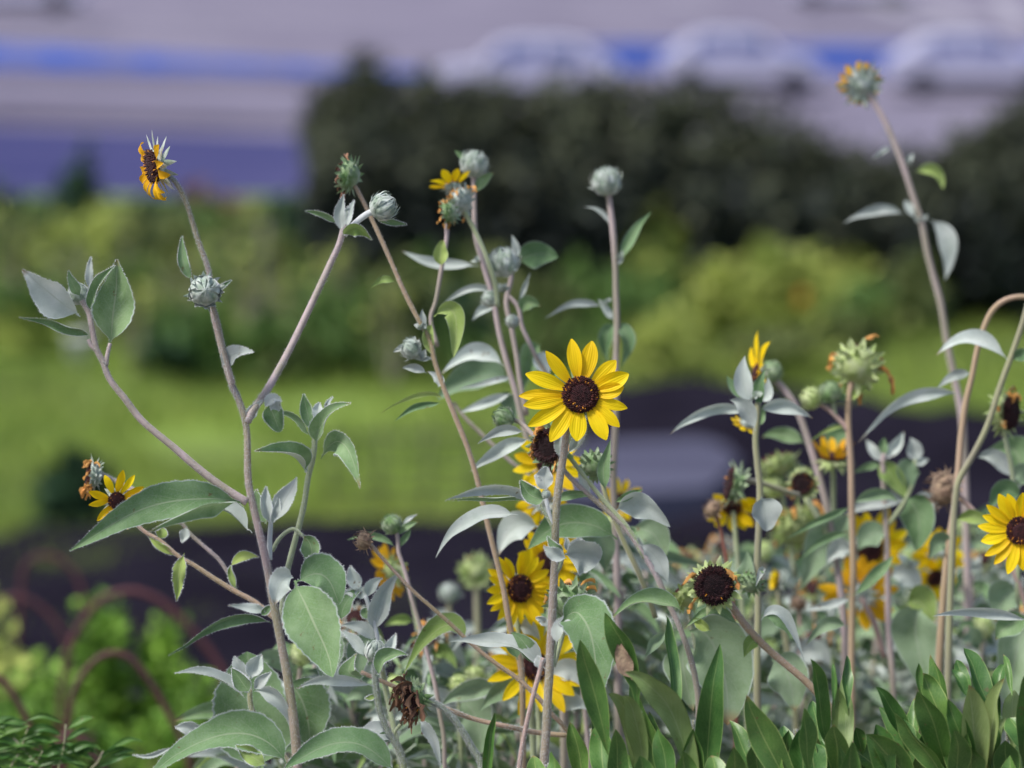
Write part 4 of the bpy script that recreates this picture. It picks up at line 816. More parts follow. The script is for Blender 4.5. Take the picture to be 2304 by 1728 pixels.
g.L([(1052, 365, 1036, 345, 1022, 338, 15, 'leaf_green', {}), (1070, 434, 1085, 400, 1111, 389, 27, 'leaf_green', {}), (994, 600, 985, 565, 998, 539, 34, 'leaf_lime', dict(d=2.69, tip=.7)), (1076, 598, 980, 600, 903, 564, 28, 'leaf_silver', dict(d=2.78)),
     (1161, 584, 1165, 555, 1151, 528, 20, 'leaf_silver', {}), (1168, 590, 1200, 560, 1256, 578, 62, 'leaf_green', dict(tip=.7, d=2.78)), (1118, 656, 1060, 630, 993, 688, 20, 'leaf_silver', {}), (1117, 685, 1085, 685, 1062, 722, 24, 'leaf_silver', {}),
     (1176, 705, 1180, 665, 1217, 690, 40, 'leaf_green', {}), (1168, 676, 1178, 645, 1193, 614, 14, 'leaf_silver', {}), (1135, 824, 1065, 765, 992, 843, 46, 'leaf_silver', dict(roll=-25)), (1158, 846, 1100, 855, 1029, 876, 15, 'leaf_silver', {}),
     (1150, 862, 1060, 820, 985, 900, 84, 'leaf_dim', dict(d=2.8, roll=-25, tip=.8)), (1152, 885, 1090, 905, 1030, 930, 26, 'leaf_silver', {}), (1215, 775, 1185, 780, 1178, 880, 62, 'leaf_green', dict(d=2.82)), (1225, 790, 1215, 810, 1235, 850, 44, 'leaf_silver', {}), (1130, 880, 1150, 900, 1160, 960, 40, 'leaf_dim', dict(d=2.8))])
g.head(1133, 592, 32, -.2, .9, .25, 'bud', d=2.73); g.head(1102, 673, 18, -.7, .4, .3, 'bud', d=2.73); g.fluff(1130, 655, 22, 2.74); g.fluff(1075, 590, 14, 2.76)
g.stem([(1185, 935), (1169, 851), (1163, 805), (1150, 734), (1139, 680), (1150, 625), (1148, 610)], 6, 5.5); g.stem([(1245, 900), (1226, 836), (1211, 812), (1193, 775), (1175, 735), (1165, 690), (1140, 662)], 5, 4.5)
g.head(1153, 722, 14, 0, -.3, .8, 'bud', d=2.75)

# --- ball bud
h_ = Plant('sunflower_plant', 'upright mauve stem with single ball bud right of centre', 2.8, 1388, GR)
h_.stem([(1390, 1400), (1385, 1200), (1380, 1077), (1383, 1001), (1386, 911), (1386, 824), (1388, 734), (1386, 662), (1384, 589), (1379, 517), (1369, 437), (1367, 425)], 9, 6.5, 'stem_mauve', True)
h_.head(1365, 410, 31, -.1, .95, .25, 'bud')
h_.L([(1371, 508, 1360, 462, 1313, 466, 12, 'leaf_silver', {}), (1395, 590, 1415, 530, 1466, 476, 30, 'leaf_green', dict(roll=25)), (1355, 692, 1300, 660, 1226, 717, 20, 'leaf_silver', {}), (1389, 728, 1425, 745, 1398, 828, 38, 'leaf_green', dict(roll=20)), (1386, 728, 1350, 745, 1368, 815, 38, 'leaf_green', dict(d=2.84)),
      (1388, 600, 1400, 575, 1398, 560, 14, 'leaf_silver', {}), (1380, 720, 1365, 700, 1345, 672, 20, 'leaf_silver', {})])
h_.fluff(1362, 685, 18); h_.fluff(1393, 582, 14)

# --- spent dark head behind the bloom and its neighbours
i_ = Plant('sunflower_plant', 'sunflower with black seed disc just below the central bloom', 2.6, 1560, GR)
i_.stem([(1570, 1560), (1534, 1423), (1505, 1359), (1480, 1302), (1448, 1248), (1407, 1188), (1362, 1146), (1301, 1092), (1262, 1050), (1245, 1020)], 8, 5.5, 'stem_mauve', True)
i_.stem([(1450, 1255), (1410, 1185), (1368, 1137), (1326, 1086), (1280, 1026), (1260, 1000), (1250, 985)], 6, 5, 'stem_green')
i_.stem([(1475, 1390), (1458, 1339), (1431, 1276), (1398, 1206), (1370, 1140), (1355, 1085)], 6.5, 5, 'stem_olive', d=2.66)
i_.head(1236, 1003, 38, -.55, -.1, .9, 'spent', n=16, L=1.3, disc=('disc_black', 'disc_dark'), bm='bract_green', fl=320, d=2.59, bang=80)
i_.head(1340, 1045, 28, .1, .5, -.8, 'spent', n=0, d=2.62, bm='bract_green', bang=80); i_.head(1134, 940, 23, -.8, .35, .4, 'bud', d=2.62, bm='bract_green')
i_.stem([(1230, 1010, 2.61), (1205, 985, 2.61), (1169, 950, 2.62), (1145, 942, 2.62)], 5, 5)
i_.head(1232, 1042, 24, -.2, 0, .9, 'open', d=2.72, n=13, L=2.7, W=1.1, phi0=5); i_.head(1220, 1128, 20, -.1, -.1, -.8, 'open', d=2.74, n=12, L=2.6, W=1.3, phi0=20)
i_.head(1396, 1125, 16, .2, 0, .8, 'open', d=2.9, n=10, L=2.5, W=1.2)
i_.stem([(1300, 1420, 2.74), (1262, 1250, 2.74), (1235, 1140, 2.74), (1236, 1060, 2.73)], 6, 5, 'stem_mauve', True); i_.stem([(1400, 1420, 2.9), (1404, 1250, 2.9), (1398, 1135, 2.9)], 6, 5, 'stem_mauve', True)
i_.stem([(1260, 1160, 2.8), (1200, 1080, 2.8), (1145, 1035, 2.8), (1084, 977, 2.8), (1042, 935, 2.8), (1020, 905, 2.8)], 5, 4.5)
i_.L([(1180, 973, 1130, 950, 1074, 999, 28, 'leaf_silver', {}), (1194, 988, 1120, 1000, 1056, 1063, 36, 'leaf_silver', dict(d=2.66)), (1362, 1105, 1350, 1050, 1374, 988, 32, 'leaf_green', {}), (1383, 1130, 1410, 1115, 1447, 1101, 22, 'leaf_green', {}),
      (1240, 1132, 1290, 1100, 1340, 1118, 24, 'leaf_green', {}), (1165, 1158, 1050, 1140, 980, 1256, 44, 'leaf_silver', dict(roll=-25, tm=.3)), (1214, 1186, 1140, 1160, 1122, 1250, 66, 'leaf_silver', dict(d=2.7)), (1388, 1214, 1290, 1120, 1188, 1236, 84, 'leaf_green', dict(d=2.64, roll=-18, tip=.75)),
      (1385, 1150, 1440, 1100, 1508, 1186, 66, 'leaf_silver', dict(roll=-15, tip=.75)), (1420, 1185, 1490, 1190, 1492, 1262, 80, 'leaf_dim', dict(d=2.7)), (1440, 1225, 1490, 1250, 1503, 1310, 46, 'leaf_silver', {}), (1537, 1380, 1475, 1310, 1370, 1398, 52, 'leaf_green', dict(roll=-35, d=2.58, fold=.4)),
      (1330, 1110, 1310, 1090, 1300, 1060, 20, 'leaf_silver', {}), (1345, 1190, 1370, 1230, 1360, 1290, 60, 'leaf_dim', dict(d=2.75)), (1500, 1420, 1470, 1440, 1450, 1480, 30, 'leaf_dim', {})])

# --- yellow flowers low centre
j = Plant('sunflower_plant', 'sunflower with full yellow flower facing right behind the tan stem', 2.68, 1190, GR)
j.stem([(1200, 1700), (1190, 1560), (1168, 1440), (1162, 1370), (1163, 1332)], 8, 6, 'stem_green', True)
j.head(1168, 1324, 31, .5, .05, 1, 'open', n=24, L=2.1, W=.72, d=2.67, fl=260, curl=-.35, tilt=14)
j.head(1232, 1266, 29, .35, .1, 1, 'open', n=19, L=2.1, W=.8, d=2.73, phi0=8); j.stem([(1230, 1560, 2.74), (1236, 1400, 2.74), (1234, 1276, 2.74)], 7, 5.5, 'stem_green')
j.head(1203, 1500, 32, .25, .3, .9, 'open', n=15, L=3.0, W=1.0, d=2.68, phi0=30); j.stem([(1215, 1700, 2.7), (1212, 1600, 2.7), (1206, 1508, 2.69)], 7, 6, 'stem_green')
j.L([(1165, 1410, 1190, 1400, 1215, 1440, 40, 'leaf_silver', {}), (1190, 1380, 1180, 1350, 1200, 1330, 40, 'leaf_lime', dict(d=2.72)), (1190, 1560, 1130, 1530, 1080, 1600, 50, 'leaf_dim', {}), (1230, 1520, 1300, 1480, 1320, 1560, 54, 'leaf_silver', {}), (1240, 1600, 1290, 1560, 1330, 1600, 44, 'leaf_silver', {}), (1230, 1460, 1270, 1440, 1300, 1500, 60, 'leaf_dim', dict(d=2.74))])

# --- blurred small ones before the black sheet
q = Plant('sunflower_plant', 'blurred green seed head pointing up before the black sheet', 3.1, 1078, GR)
q.stem([(1078, 1560), (1076, 1450), (1073, 1370), (1072, 1300)], 8, 7, 'stem_olive', True); q.head(1070, 1284, 28, -.1, .2, -.95, 'spent', n=8, L=1.2, bm='bract_lime')
q.L([(1075, 1420, 1050, 1400, 1030, 1420, 24, 'leaf_silver', {}), (1075, 1440, 1100, 1420, 1120, 1440, 24, 'leaf_dim', {})])
q = Plant('sunflower_plant', 'blurred small white bud before the black sheet', 3.12, 1015, GR)
q.stem([(1020, 1560), (1012, 1430), (1010, 1345)], 6, 6, 'stem_olive', True); q.head(1010, 1334, 21, .1, .9, .3, 'bud'); q.L([(1012, 1390, 990, 1370, 970, 1380, 18, 'leaf_silver', {}), (1012, 1345, 1030, 1335, 1045, 1340, 12, 'leaf_silver', {})])
q = Plant('sunflower_plant', 'drooping orange yellow flower behind the silver leaf shoot', 2.82, 905, GR)
q.stem([(960, 1600), (945, 1450), (925, 1340), (905, 1285), (893, 1276)], 6, 5, 'stem_green', True); q.head(880, 1285, 24, -.7, -.3, -.5, 'back', n=14, L=1.9, W=.9, mat='petal_old', bm='bract_lime')
q.L([(930, 1400, 900, 1380, 865, 1410, 30, 'leaf_lime', {})])

# --- black seed disc, right
k = Plant('sunflower_plant', 'sunflower with large black seed disc facing forward above the laurel', 2.6, 1860, GR)
k.stem([(1890, 1640), (1830, 1550), (1750, 1480), (1718, 1451), (1677, 1407), (1648, 1366), (1620, 1335)], 11, 8, 'stem_tan', True)
k.head(1607, 1317, 41, -.05, .1, 1, 'spent', n=5, L=1.9, disc=('disc_black', 'disc_dark'), bm='bract_lime', fl=420, d=2.58)
k.head(1546, 1336, 30, -.5, .6, -.5, 'spent', n=0, bm='bract_lime', d=2.64); k.head(1690, 1310, 24, .4, .6, -.5, 'spent', n=0, bm='bract_green', d=2.66); k.stem([(1570, 1480, 2.66), (1556, 1400, 2.66), (1548, 1350, 2.65)], 6, 5, 'stem_green')
k.L([(1663, 1410, 1607, 1340, 1537, 1418, 26, 'leaf_green', dict(serr=.15, roll=-30)), (1552, 1420, 1640, 1420, 1636, 1632, 150, 'leaf_dim', dict(d=2.64, tip=.6, fold=.12, tm=.45, n=20)), (1540, 1440, 1530, 1500, 1560, 1600, 90, 'leaf_dim', dict(d=2.65)),
     (1737, 1484, 1780, 1500, 1788, 1600, 104, 'leaf_dim', dict(tip=.7, d=2.68, serr=.15)), (1712, 1396, 1760, 1320, 1810, 1490, 30, 'leaf_silver', dict(roll=20)), (1720, 1390, 1770, 1370, 1780, 1440, 46, 'leaf_green', dict(d=2.63)), (1712, 1440, 1690, 1430, 1674, 1480, 40, 'leaf_lime', {}), (1905, 1410, 1860, 1380, 1812, 1452, 32, 'leaf_dim', dict(d=2.7)),
     (1715, 1290, 1720, 1265, 1700, 1320, 20, 'leaf_silver', {}), (1660, 1330, 1690, 1280, 1680, 1240, 40, 'leaf_dim', dict(d=2.7)), (1600, 1420, 1570, 1400, 1560, 1390, 30, 'leaf_lime', {})])

# --- silver-topped upright stem
l_ = Plant('sunflower_plant', 'straight stem with crown of silver pointed leaves hiding yellow petals', 2.7, 1706, GR)
l_.stem([(1706, 1700), (1704, 1566), (1704, 1470), (1706, 1359), (1704, 1264), (1707, 1197), (1710, 1098), (1705, 1048), (1700, 990), (1703, 950), (1706, 905)], 9, 7, 'stem_olive', True)
l_.L([(1692, 905, 1660, 860, 1676, 800, 46, 'leaf_silver', dict(d=2.68)), (1688, 890, 1650, 880, 1635, 845, 30, 'leaf_green', {}), (1690, 930, 1585, 890, 1507, 978, 32, 'leaf_silver', dict(roll=20)), (1708, 925, 1760, 890, 1830, 942, 38, 'leaf_silver', dict(roll=-15)),
      (1700, 970, 1680, 900, 1642, 900, 44, 'leaf_silver', dict(d=2.68)), (1712, 918, 1700, 870, 1722, 830, 30, 'leaf_green', {}), (1712, 1118, 1722, 1150, 1724, 1196, 80, 'leaf_silver', dict(d=2.66, tip=.6, roll=10)), (1700, 960, 1712, 940, 1722, 905, 24, 'leaf_green', {}), (1706, 900, 1735, 890, 1728, 850, 30, 'leaf_silver', dict(d=2.72))])
l_.fluff(1702, 895, 26); l_.head(1703, 838, 20, -.95, .25, .25, 'open', d=2.78, n=9, L=3.6, W=1.6, skip=(4, 5, 6, 7), phi0=20)
l_.head(1676, 955, 12, -.3, -.6, -.3, 'open', d=2.76, n=8, L=2, W=1.2)

m_ = Plant('sunflower_plant', 'mauve stem curving up and left to a fuzzy green bud', 2.86, 1880, GR)
m_.stem([(1900, 1420), (1885, 1280), (1871, 1197), (1861, 1141), (1841, 1065), (1821, 998), (1801, 939), (1781, 899), (1760, 870), (1742, 852)], 8.5, 7, 'stem_mauve', True)
m_.head(1736, 838, 23, -.1, .85, -.2, 'bud', bm='bract_green'); m_.L([(1811, 998, 1760, 960, 1714, 984, 36, 'leaf_green', {}), (1790, 920, 1760, 900, 1740, 905, 26, 'leaf_green', {}), (1775, 1085, 1800, 1050, 1810, 1110, 60, 'leaf_dim', dict(d=2.95))])
m_.head(1648, 1088, 34, -.9, .2, .1, 'spent', n=0, bm='bract_green', d=2.8, disc=('disc_black', 'disc_dark')); m_.stem([(1800, 1115, 2.84), (1775, 1108, 2.83), (1715, 1088, 2.82), (1665, 1076, 2.8)], 6, 5, 'stem_olive')
m_.head(1805, 1088, 25, -.1, .1, 1, 'spent', n=7, L=1.3, bm='bract_lime', d=2.84, disc=('disc_black', 'disc_dark')); m_.stem([(1880, 1250, 2.86), (1850, 1180, 2.86), (1821, 1128, 2.86), (1808, 1095, 2.86)], 6, 6, 'stem_green')
m_.head(1750, 1040, 34, -.2, .8, -.3, 'spent', n=0, bm='bract_lime', d=2.95); m_.head(1742, 1095, 26, -.2, .5, .3, 'bud', bm='bract_lime', d=2.95); m_.stem([(1790, 1300, 2.95), (1765, 1150, 2.95), (1752, 1060, 2.95)], 6, 6, 'stem_green')
m_.head(1792, 1180, 44, -.2, .5, -.6, 'spent', n=16, L=1.8, bm='bract_lime', d=2.95, wm='withered')
q = Plant('sunflower_plant', 'yellow flower facing down beside a tiny dry head on red stalk', 2.84, 1650, GR)
q.stem([(1680, 1500), (1668, 1350), (1656, 1220), (1650, 1150)], 6, 5, 'stem_green', True); q.head(1648, 1140, 22, -.15, -.55, .7, 'open', n=11, L=2.3, W=1.3, tilt=30, curl=-.2, skip=(2, 3))
q = Plant('dead_stalk', 'thin red stalk with tiny brown withered head', 2.8, 1640, cat='dead stalk')
q.stem([(1652, 1380), (1640, 1300), (1629, 1230), (1616, 1174), (1608, 1152)], 5, 4, 'stem_red', True); q.head(1604, 1144, 20, -.7, .4, .3, 'dry', bm='bract_brown')

# --- spiky pale green head
n_ = Plant('sunflower_plant', 'sunflower with big pale green spiky head dangling orange petals', 2.8, 1916, GR)
n_.stem([(1916, 1600), (1916, 1472), (1917, 1382), (1920, 1291), (1918, 1201), (1916, 1131), (1914, 1032), (1909, 965), (1909, 906), (1917, 856), (1922, 838)], 8.5, 6.5, 'stem_tan', True)
n_.head(1930, 822, 42, .25, .45, -.85, 'spent', n=9, L=2.8, bm='bract_lime', fl=120, bang=88)
n_.head(1826, 897, 24, -.75, .6, .1, 'bud', bm='bract_lime'); n_.head(1868, 884, 24, -.3, .9, .2, 'bud', bm='bract_green'); n_.stem([(1909, 970), (1890, 946), (1861, 919), (1835, 905)], 6, 5, 'stem_pink'); n_.stem([(1880, 938), (1876, 915), (1870, 895)], 5, 5, 'stem_green')
n_.head(1874, 1032, 28, 0, .9, .2, 'open', n=9, L=1.7, W=.7, tilt=60, mat='petal_old', bm='bract_lime', d=2.86); n_.stem([(1880, 1300, 2.88), (1876, 1150, 2.88), (1874, 1050, 2.87)], 6, 6, 'stem_green')
n_.L([(1909, 905, 1890, 880, 1868, 905, 20, 'leaf_green', {}), (1907, 965, 1870, 950, 1815, 1000, 10, 'leaf_lime', {}), (1912, 905, 1920, 880, 1960, 865, 18, 'leaf_lime', {}), (1912, 970, 1870, 975, 1875, 1025, 60, 'leaf_green', dict(d=2.9)),
      (1914, 1140, 1860, 1160, 1766, 1214, 20, 'leaf_green', dict(d=2.78)), (1914, 1200, 1850, 1200, 1800, 1260, 22, 'leaf_green', {}), (1915, 1135, 1990, 1090, 2020, 1130, 34, 'leaf_dim', {}), (1916, 1160, 1860, 1180, 1800, 1330, 100, 'leaf_dim', dict(d=2.86)),
      (1918, 1340, 1990, 1290, 2010, 1250, 36, 'leaf_green', dict(d=2.76, roll=20)), (1916, 1345, 1860, 1360, 1812, 1375, 24, 'leaf_silver', {}), (1916, 1240, 1880, 1220, 1860, 1270, 54, 'leaf_silver', dict(d=2.84))])

# --- silver cluster
o_ = Plant('sunflower_plant', 'bushy sunflower with silver winged leaves between two tan stems', 2.86, 2010, GR)
o_.stem([(2010, 1560), (2000, 1420), (1996, 1250), (1990, 1120), (1987, 1060), (1988, 1020)], 8, 6, 'stem_mauve', True)
o_.L([(1986, 1040, 1960, 1010, 1948, 988, 26, 'leaf_silver', {}), (1990, 1035, 2020, 1000, 2034, 970, 30, 'leaf_silver', {}), (1988, 1030, 1985, 1000, 1990, 985, 24, 'leaf_green', {}), (2060, 1040, 2060, 1010, 2048, 984, 44, 'leaf_silver', {}), (2055, 1040, 2075, 1040, 2090, 1032, 20, 'leaf_silver', {}),
      (1970, 1046, 2010, 1060, 2042, 1128, 56, 'leaf_lime', {}), (2040, 1120, 2080, 1140, 2062, 1240, 90, 'leaf_green', dict(d=2.8, tip=.7)), (1985, 1045, 1950, 1045, 1918, 1065, 18, 'leaf_green', {}), (2060, 1038, 2030, 1050, 2050, 1110, 60, 'leaf_dim', {}),
      (2040, 1125, 1970, 1110, 1900, 1160, 44, 'leaf_silver', {}), (2050, 1120, 2100, 1110, 2110, 1150, 30, 'leaf_silver', {}), (2075, 1370, 2040, 1400, 2088, 1560, 110, 'leaf_dim', dict(d=2.8, tip=.7)), (2040, 1360, 2075, 1340, 2100, 1400, 90, 'leaf_lime', dict(d=2.82)), (2000, 1200, 1950, 1190, 1930, 1240, 60, 'leaf_dim', {}), (2000, 1300, 2050, 1270, 2070, 1340, 60, 'leaf_silver', {})])
o_.stem([(2000, 1180), (2040, 1120), (2060, 1060), (2058, 1035)], 5, 4, 'stem_green'); o_.head(1955, 1235, 32, .3, 0, .9, 'open', n=15, L=2.2, W=1, d=2.92, skip=(6, 7, 8, 9)); o_.head(2115, 1245, 20, -.2, 0, -.8, 'open', n=12, L=2.5, W=1.2, d=2.95); o_.head(2104, 1300, 20, .2, -.3, .8, 'open', n=9, L=2.1, W=1.3, d=2.95)
o_.stem([(1990, 1500, 2.93), (1975, 1350, 2.93), (1958, 1245, 2.92)], 6, 5, 'stem_green'); o_.stem([(2120, 1560, 2.96), (2116, 1400, 2.96), (2112, 1260, 2.96)], 7, 5, 'stem_green'); o_.fluff(2045, 1275, 34); o_.fluff(2080, 1150, 26)
o_.head(1934, 1336, 24, .1, .1, -1, 'back', n=13, L=3.0, W=1.2, mat='petal_old', d=2.9, phi0=12); o_.stem([(1990, 1480, 2.88), (1966, 1400, 2.88), (1938, 1345, 2.88)], 7, 6, 'stem_pink')

# --- tall right stem
t_ = Plant('sunflower_plant', 'tallest mauve stem leaning left at the right, its flower seen from behind', 2.98, 2175, GR)
t_.stem([(2180, 1560, 2.98), (2176, 1300, 2.98), (2172, 1100, 2.98), (2166, 960, 2.98), (2163, 925), (2145, 841), (2130, 766), (2116, 679), (2101, 624), (2087, 570), (2073, 498), (2054, 440), (2033, 375), (2011, 317), (1982, 256), (1950, 205), (1943, 196)], 9, 6, 'stem_mauve', True)
t_.head(1938, 190, 30, -.2, .3, -1, 'back', n=17, L=1.05, W=.6, mat='petal_old', bm='bract_silver', tilt=30, bang=85)
t_.L([(2004, 332, 1985, 335, 1963, 358, 12, 'leaf_silver', {}), (2058, 388, 2115, 355, 2122, 426, 32, 'leaf_lime', dict(tip=.7)), (2034, 482, 1975, 450, 1898, 503, 28, 'leaf_silver', {}), (2092, 494, 2160, 530, 2126, 630, 46, 'leaf_silver', dict(tm=.4)), (2045, 370, 2045, 355, 2056, 345, 14, 'leaf_silver', {}), (2060, 490, 2040, 460, 2035, 450, 22, 'leaf_silver', {}), (2290, 500, 2300, 490, 2320, 500, 18, 'leaf_silver', {})][:-1])
t_.fluff(2044, 372, 15); t_.fluff(2070, 500, 20)

# --- tan arching stem, dry head
r_ = Plant('sunflower_plant', 'tan brown stem arching over to the right edge', 2.76, 2112, GR)
r_.stem([(2111, 1620), (2112, 1520), (2114, 1472), (2120, 1382), (2126, 1306), (2134, 1231), (2145, 1162), (2157, 1052), (2163, 977), (2172, 910), (2187, 847), (2199, 787), (2211, 745), (2232, 700), (2262, 675), (2310, 668), (2370, 690)], 10.5, 6, 'stem_tan', True)
r_.head(2372, 712, 30, .3, -.8, .3, 'spent')
r_.L([(2160, 890, 2060, 840, 1930, 996, 30, 'leaf_silver', dict(roll=20)), (2186, 842, 2150, 830, 2107, 876, 24, 'leaf_silver', {}), (2150, 1170, 2200, 1150, 2240, 1190, 34, 'leaf_lime', {}), (2140, 1230, 2110, 1200, 2090, 1260, 50, 'leaf_dim', {})])
s_ = Plant('sunflower_plant', 'large shaggy dark brown dry head on stalk from the right edge', 2.78, 2330, GR)
s_.stem([(2340, 1480), (2301, 1339), (2277, 1279), (2208, 1171), (2151, 1110), (2135, 1100)], 8, 6, 'stem_pink', True); s_.head(2122, 1100, 37, -.8, .1, .3, 'dry', bm='bract_brown'); s_.L([(2290, 1330, 2250, 1330, 2240, 1400, 90, 'leaf_dim', {}), (2220, 1190, 2250, 1180, 2270, 1230, 30, 'leaf_lime', {})])
u_ = Plant('sunflower_plant', 'olive stem leaning right past a dark seed head with lime bracts', 2.74, 2160, GR)
u_.stem([(2130, 1640), (2140, 1300), (2150, 1120), (2157, 1082), (2187, 1028), (2220, 962), (2250, 871), (2274, 805), (2301, 727), (2320, 660), (2330, 640)], 9, 6, 'stem_olive', True)
u_.L([(2270, 815, 2200, 710, 2106, 800, 38, 'leaf_silver', dict(roll=-15, tm=.45)), (2275, 812, 2300, 790, 2330, 800, 30, 'leaf_green', {})])
u_.stem([(2290, 1320, 2.78), (2285, 1180, 2.78), (2278, 1067, 2.78), (2262, 983, 2.78), (2258, 940, 2.78)], 6, 5.5, 'stem_green', True); u_.head(2268, 925, 42, .75, -.05, .5, 'seed', n=8, L=1.2, bm='bract_lime', disc=('disc_dark', 'disc_dark'), d=2.78, label='dark drying seed head with lime bracts')
u_.L([(2285, 1080, 2240, 1010, 2200, 1030, 50, 'leaf_silver', {}), (2288, 1090, 2320, 990, 2225, 1010, 110, 'leaf_green', dict(d=2.84)), (2280, 1075, 2300, 1060, 2320, 1090, 60, 'leaf_dim', {})], d=2.8)
v_ = Plant('sunflower_plant', 'bright yellow flower cut by the right edge', 2.62, 2310, GR)
v_.stem([(2345, 1560), (2330, 1400), (2312, 1280), (2300, 1205)], 9, 7, 'stem_green', True); v_.head(2296, 1194, 31, -.1, .05, 1, 'open', n=20, L=2.25, W=.85, fl=300, d=2.6, curl=-.25)
v_.L([(2320, 1400, 2210, 1350, 2098, 1387, 32, 'leaf_silver', dict(roll=20, tm=.4)), (2330, 1410, 2270, 1430, 2270, 1600, 110, 'leaf_dim', dict(d=2.75, tip=.7)), (2315, 1390, 2260, 1400, 2240, 1440, 60, 'leaf_green', dict(d=2.7)), (2300, 1120, 2250, 1080, 2225, 1150, 60, 'leaf_green', dict(d=2.75))])
w_ = Plant('sunflower_plant', 'pale small plant with yellow opening bud and dry head above the laurel', 2.9, 1770, GR)
w_.stem([(1790, 1600), (1770, 1450), (1752, 1350), (1748, 1310)], 7, 6, 'stem_olive', True); w_.head(1750, 1306, 19, -.9, .2, .1, 'open', n=12, L=.9, W=.8, bm='bract_silver', tilt=60); w_.stem([(1785, 1560), (1800, 1440), (1797, 1366)], 5, 4, 'stem_pink'); w_.head(1796, 1356, 18, .2, .6, .3, 'dry', bm='bract_brown')
w_.L([(1770, 1440, 1800, 1380, 1830, 1420, 60, 'leaf_dim', {}), (1765, 1420, 1720, 1380, 1700, 1450, 60, 'leaf_dim', {}), (1775, 1480, 1840, 1440, 1870, 1500, 60, 'leaf_silver', {})])

# --- the thicket: smaller sunflowers further back, copied from four prototypes
def copy_tree(o, parent=None):
    c = o.copy(); SC.collection.objects.link(c); c.parent = parent
    for ch in list(o.children): copy_tree(ch, c)
    return c
def filler(x, top, d, seed, headk):
    R.seed(seed)
    p = Plant('small_sunflower', 'small grey leaved sunflower in the blurred thicket behind the flowers', d, x, 'small sunflowers of the thicket'); H = 1728 - top; pts = []
    for i in range(8):
        t = i / 7; pts.append((x + math.sin(i * .9 + seed) * 9, 1728 - H * t))
    p.stem(pts, 8, 5, R.choice(['stem_olive', 'stem_mauve', 'stem_tan', 'stem_green']), True)
    for i in range(38):
        t = .02 + .95 * i / 37; y = 1728 - H * t; sg = 1 if i % 2 else -1; Lf = U(38, 112) * (1.2 - .65 * t); xx = x + math.sin(t * 7 * .9 + seed) * 9
        p.leaf(xx, y, xx + sg * Lf * .6, y - U(10, 60), xx + sg * Lf, y + U(-30, 70), Lf * U(.28, .62), R.choice(['leaf_silver', 'leaf_dim', 'leaf_silver', 'leaf_green', 'leaf_green', 'leaf_lime' if U(0, 1) < .5 else 'leaf_silver']), roll=U(-40, 40), dd=U(-.07, .07), tip=.8)
    tx, ty = pts[-1][0], pts[-1][1] - 8
    for q_ in range(4):
        t = U(.45, .9); bx_ = x + U(-60, 60); by_ = 1728 - H * t; p.stem([(x, by_ + 60), ((x + bx_) / 2, by_ + 30), (bx_, by_)], 4, 3, 'stem_green'); p.fluff(bx_, by_, 24)
    if headk: p.head(tx, ty, 22, U(-.5, .5), U(.1, .6), U(-.5, 1), headk, n=13, L=2.2, W=1, fl=90, bm=R.choice(['bract_green', 'bract_lime', 'bract_silver']))
    else: p.fluff(tx, ty, 30)
    return p
LAND = [(700, 'the big hanging leaf of the left plant'), (790, 'the small dry head on its bent stalk'), (900, 'the nodding brown head'), (1010, 'the small white bud'), (1100, 'the low yellow flowers'), (1230, 'the central stem'), (1340, 'the wide hanging leaf'), (1440, 'the leaning mauve stems'), (1560, 'the black seed disc'), (1700, 'the straight silver topped stem'), (1800, 'the yellow opening bud'), (1916, 'the orange petalled flower seen from behind'), (2040, 'the silver winged plant'), (2130, 'the tan arching stem'), (2240, 'the shaggy dry head'), (2330, 'the flower at the right edge')]
LAND.append((590, 'the lowest leaves of the left main stem'))
ORD = ['nearest', 'second nearest', 'third nearest', 'fourth nearest', 'fifth nearest', 'sixth nearest', 'seventh nearest']
fills = []
protos = [filler(1500, 1350, 2.95, 11, 'bud'), filler(1840, 1330, 3.0, 5, 'spent'), filler(2180, 1290, 3.0, 8, None), filler(1130, 1480, 2.95, 21, 'spent'), filler(1650, 1420, 3.05, 33, 'bud')]
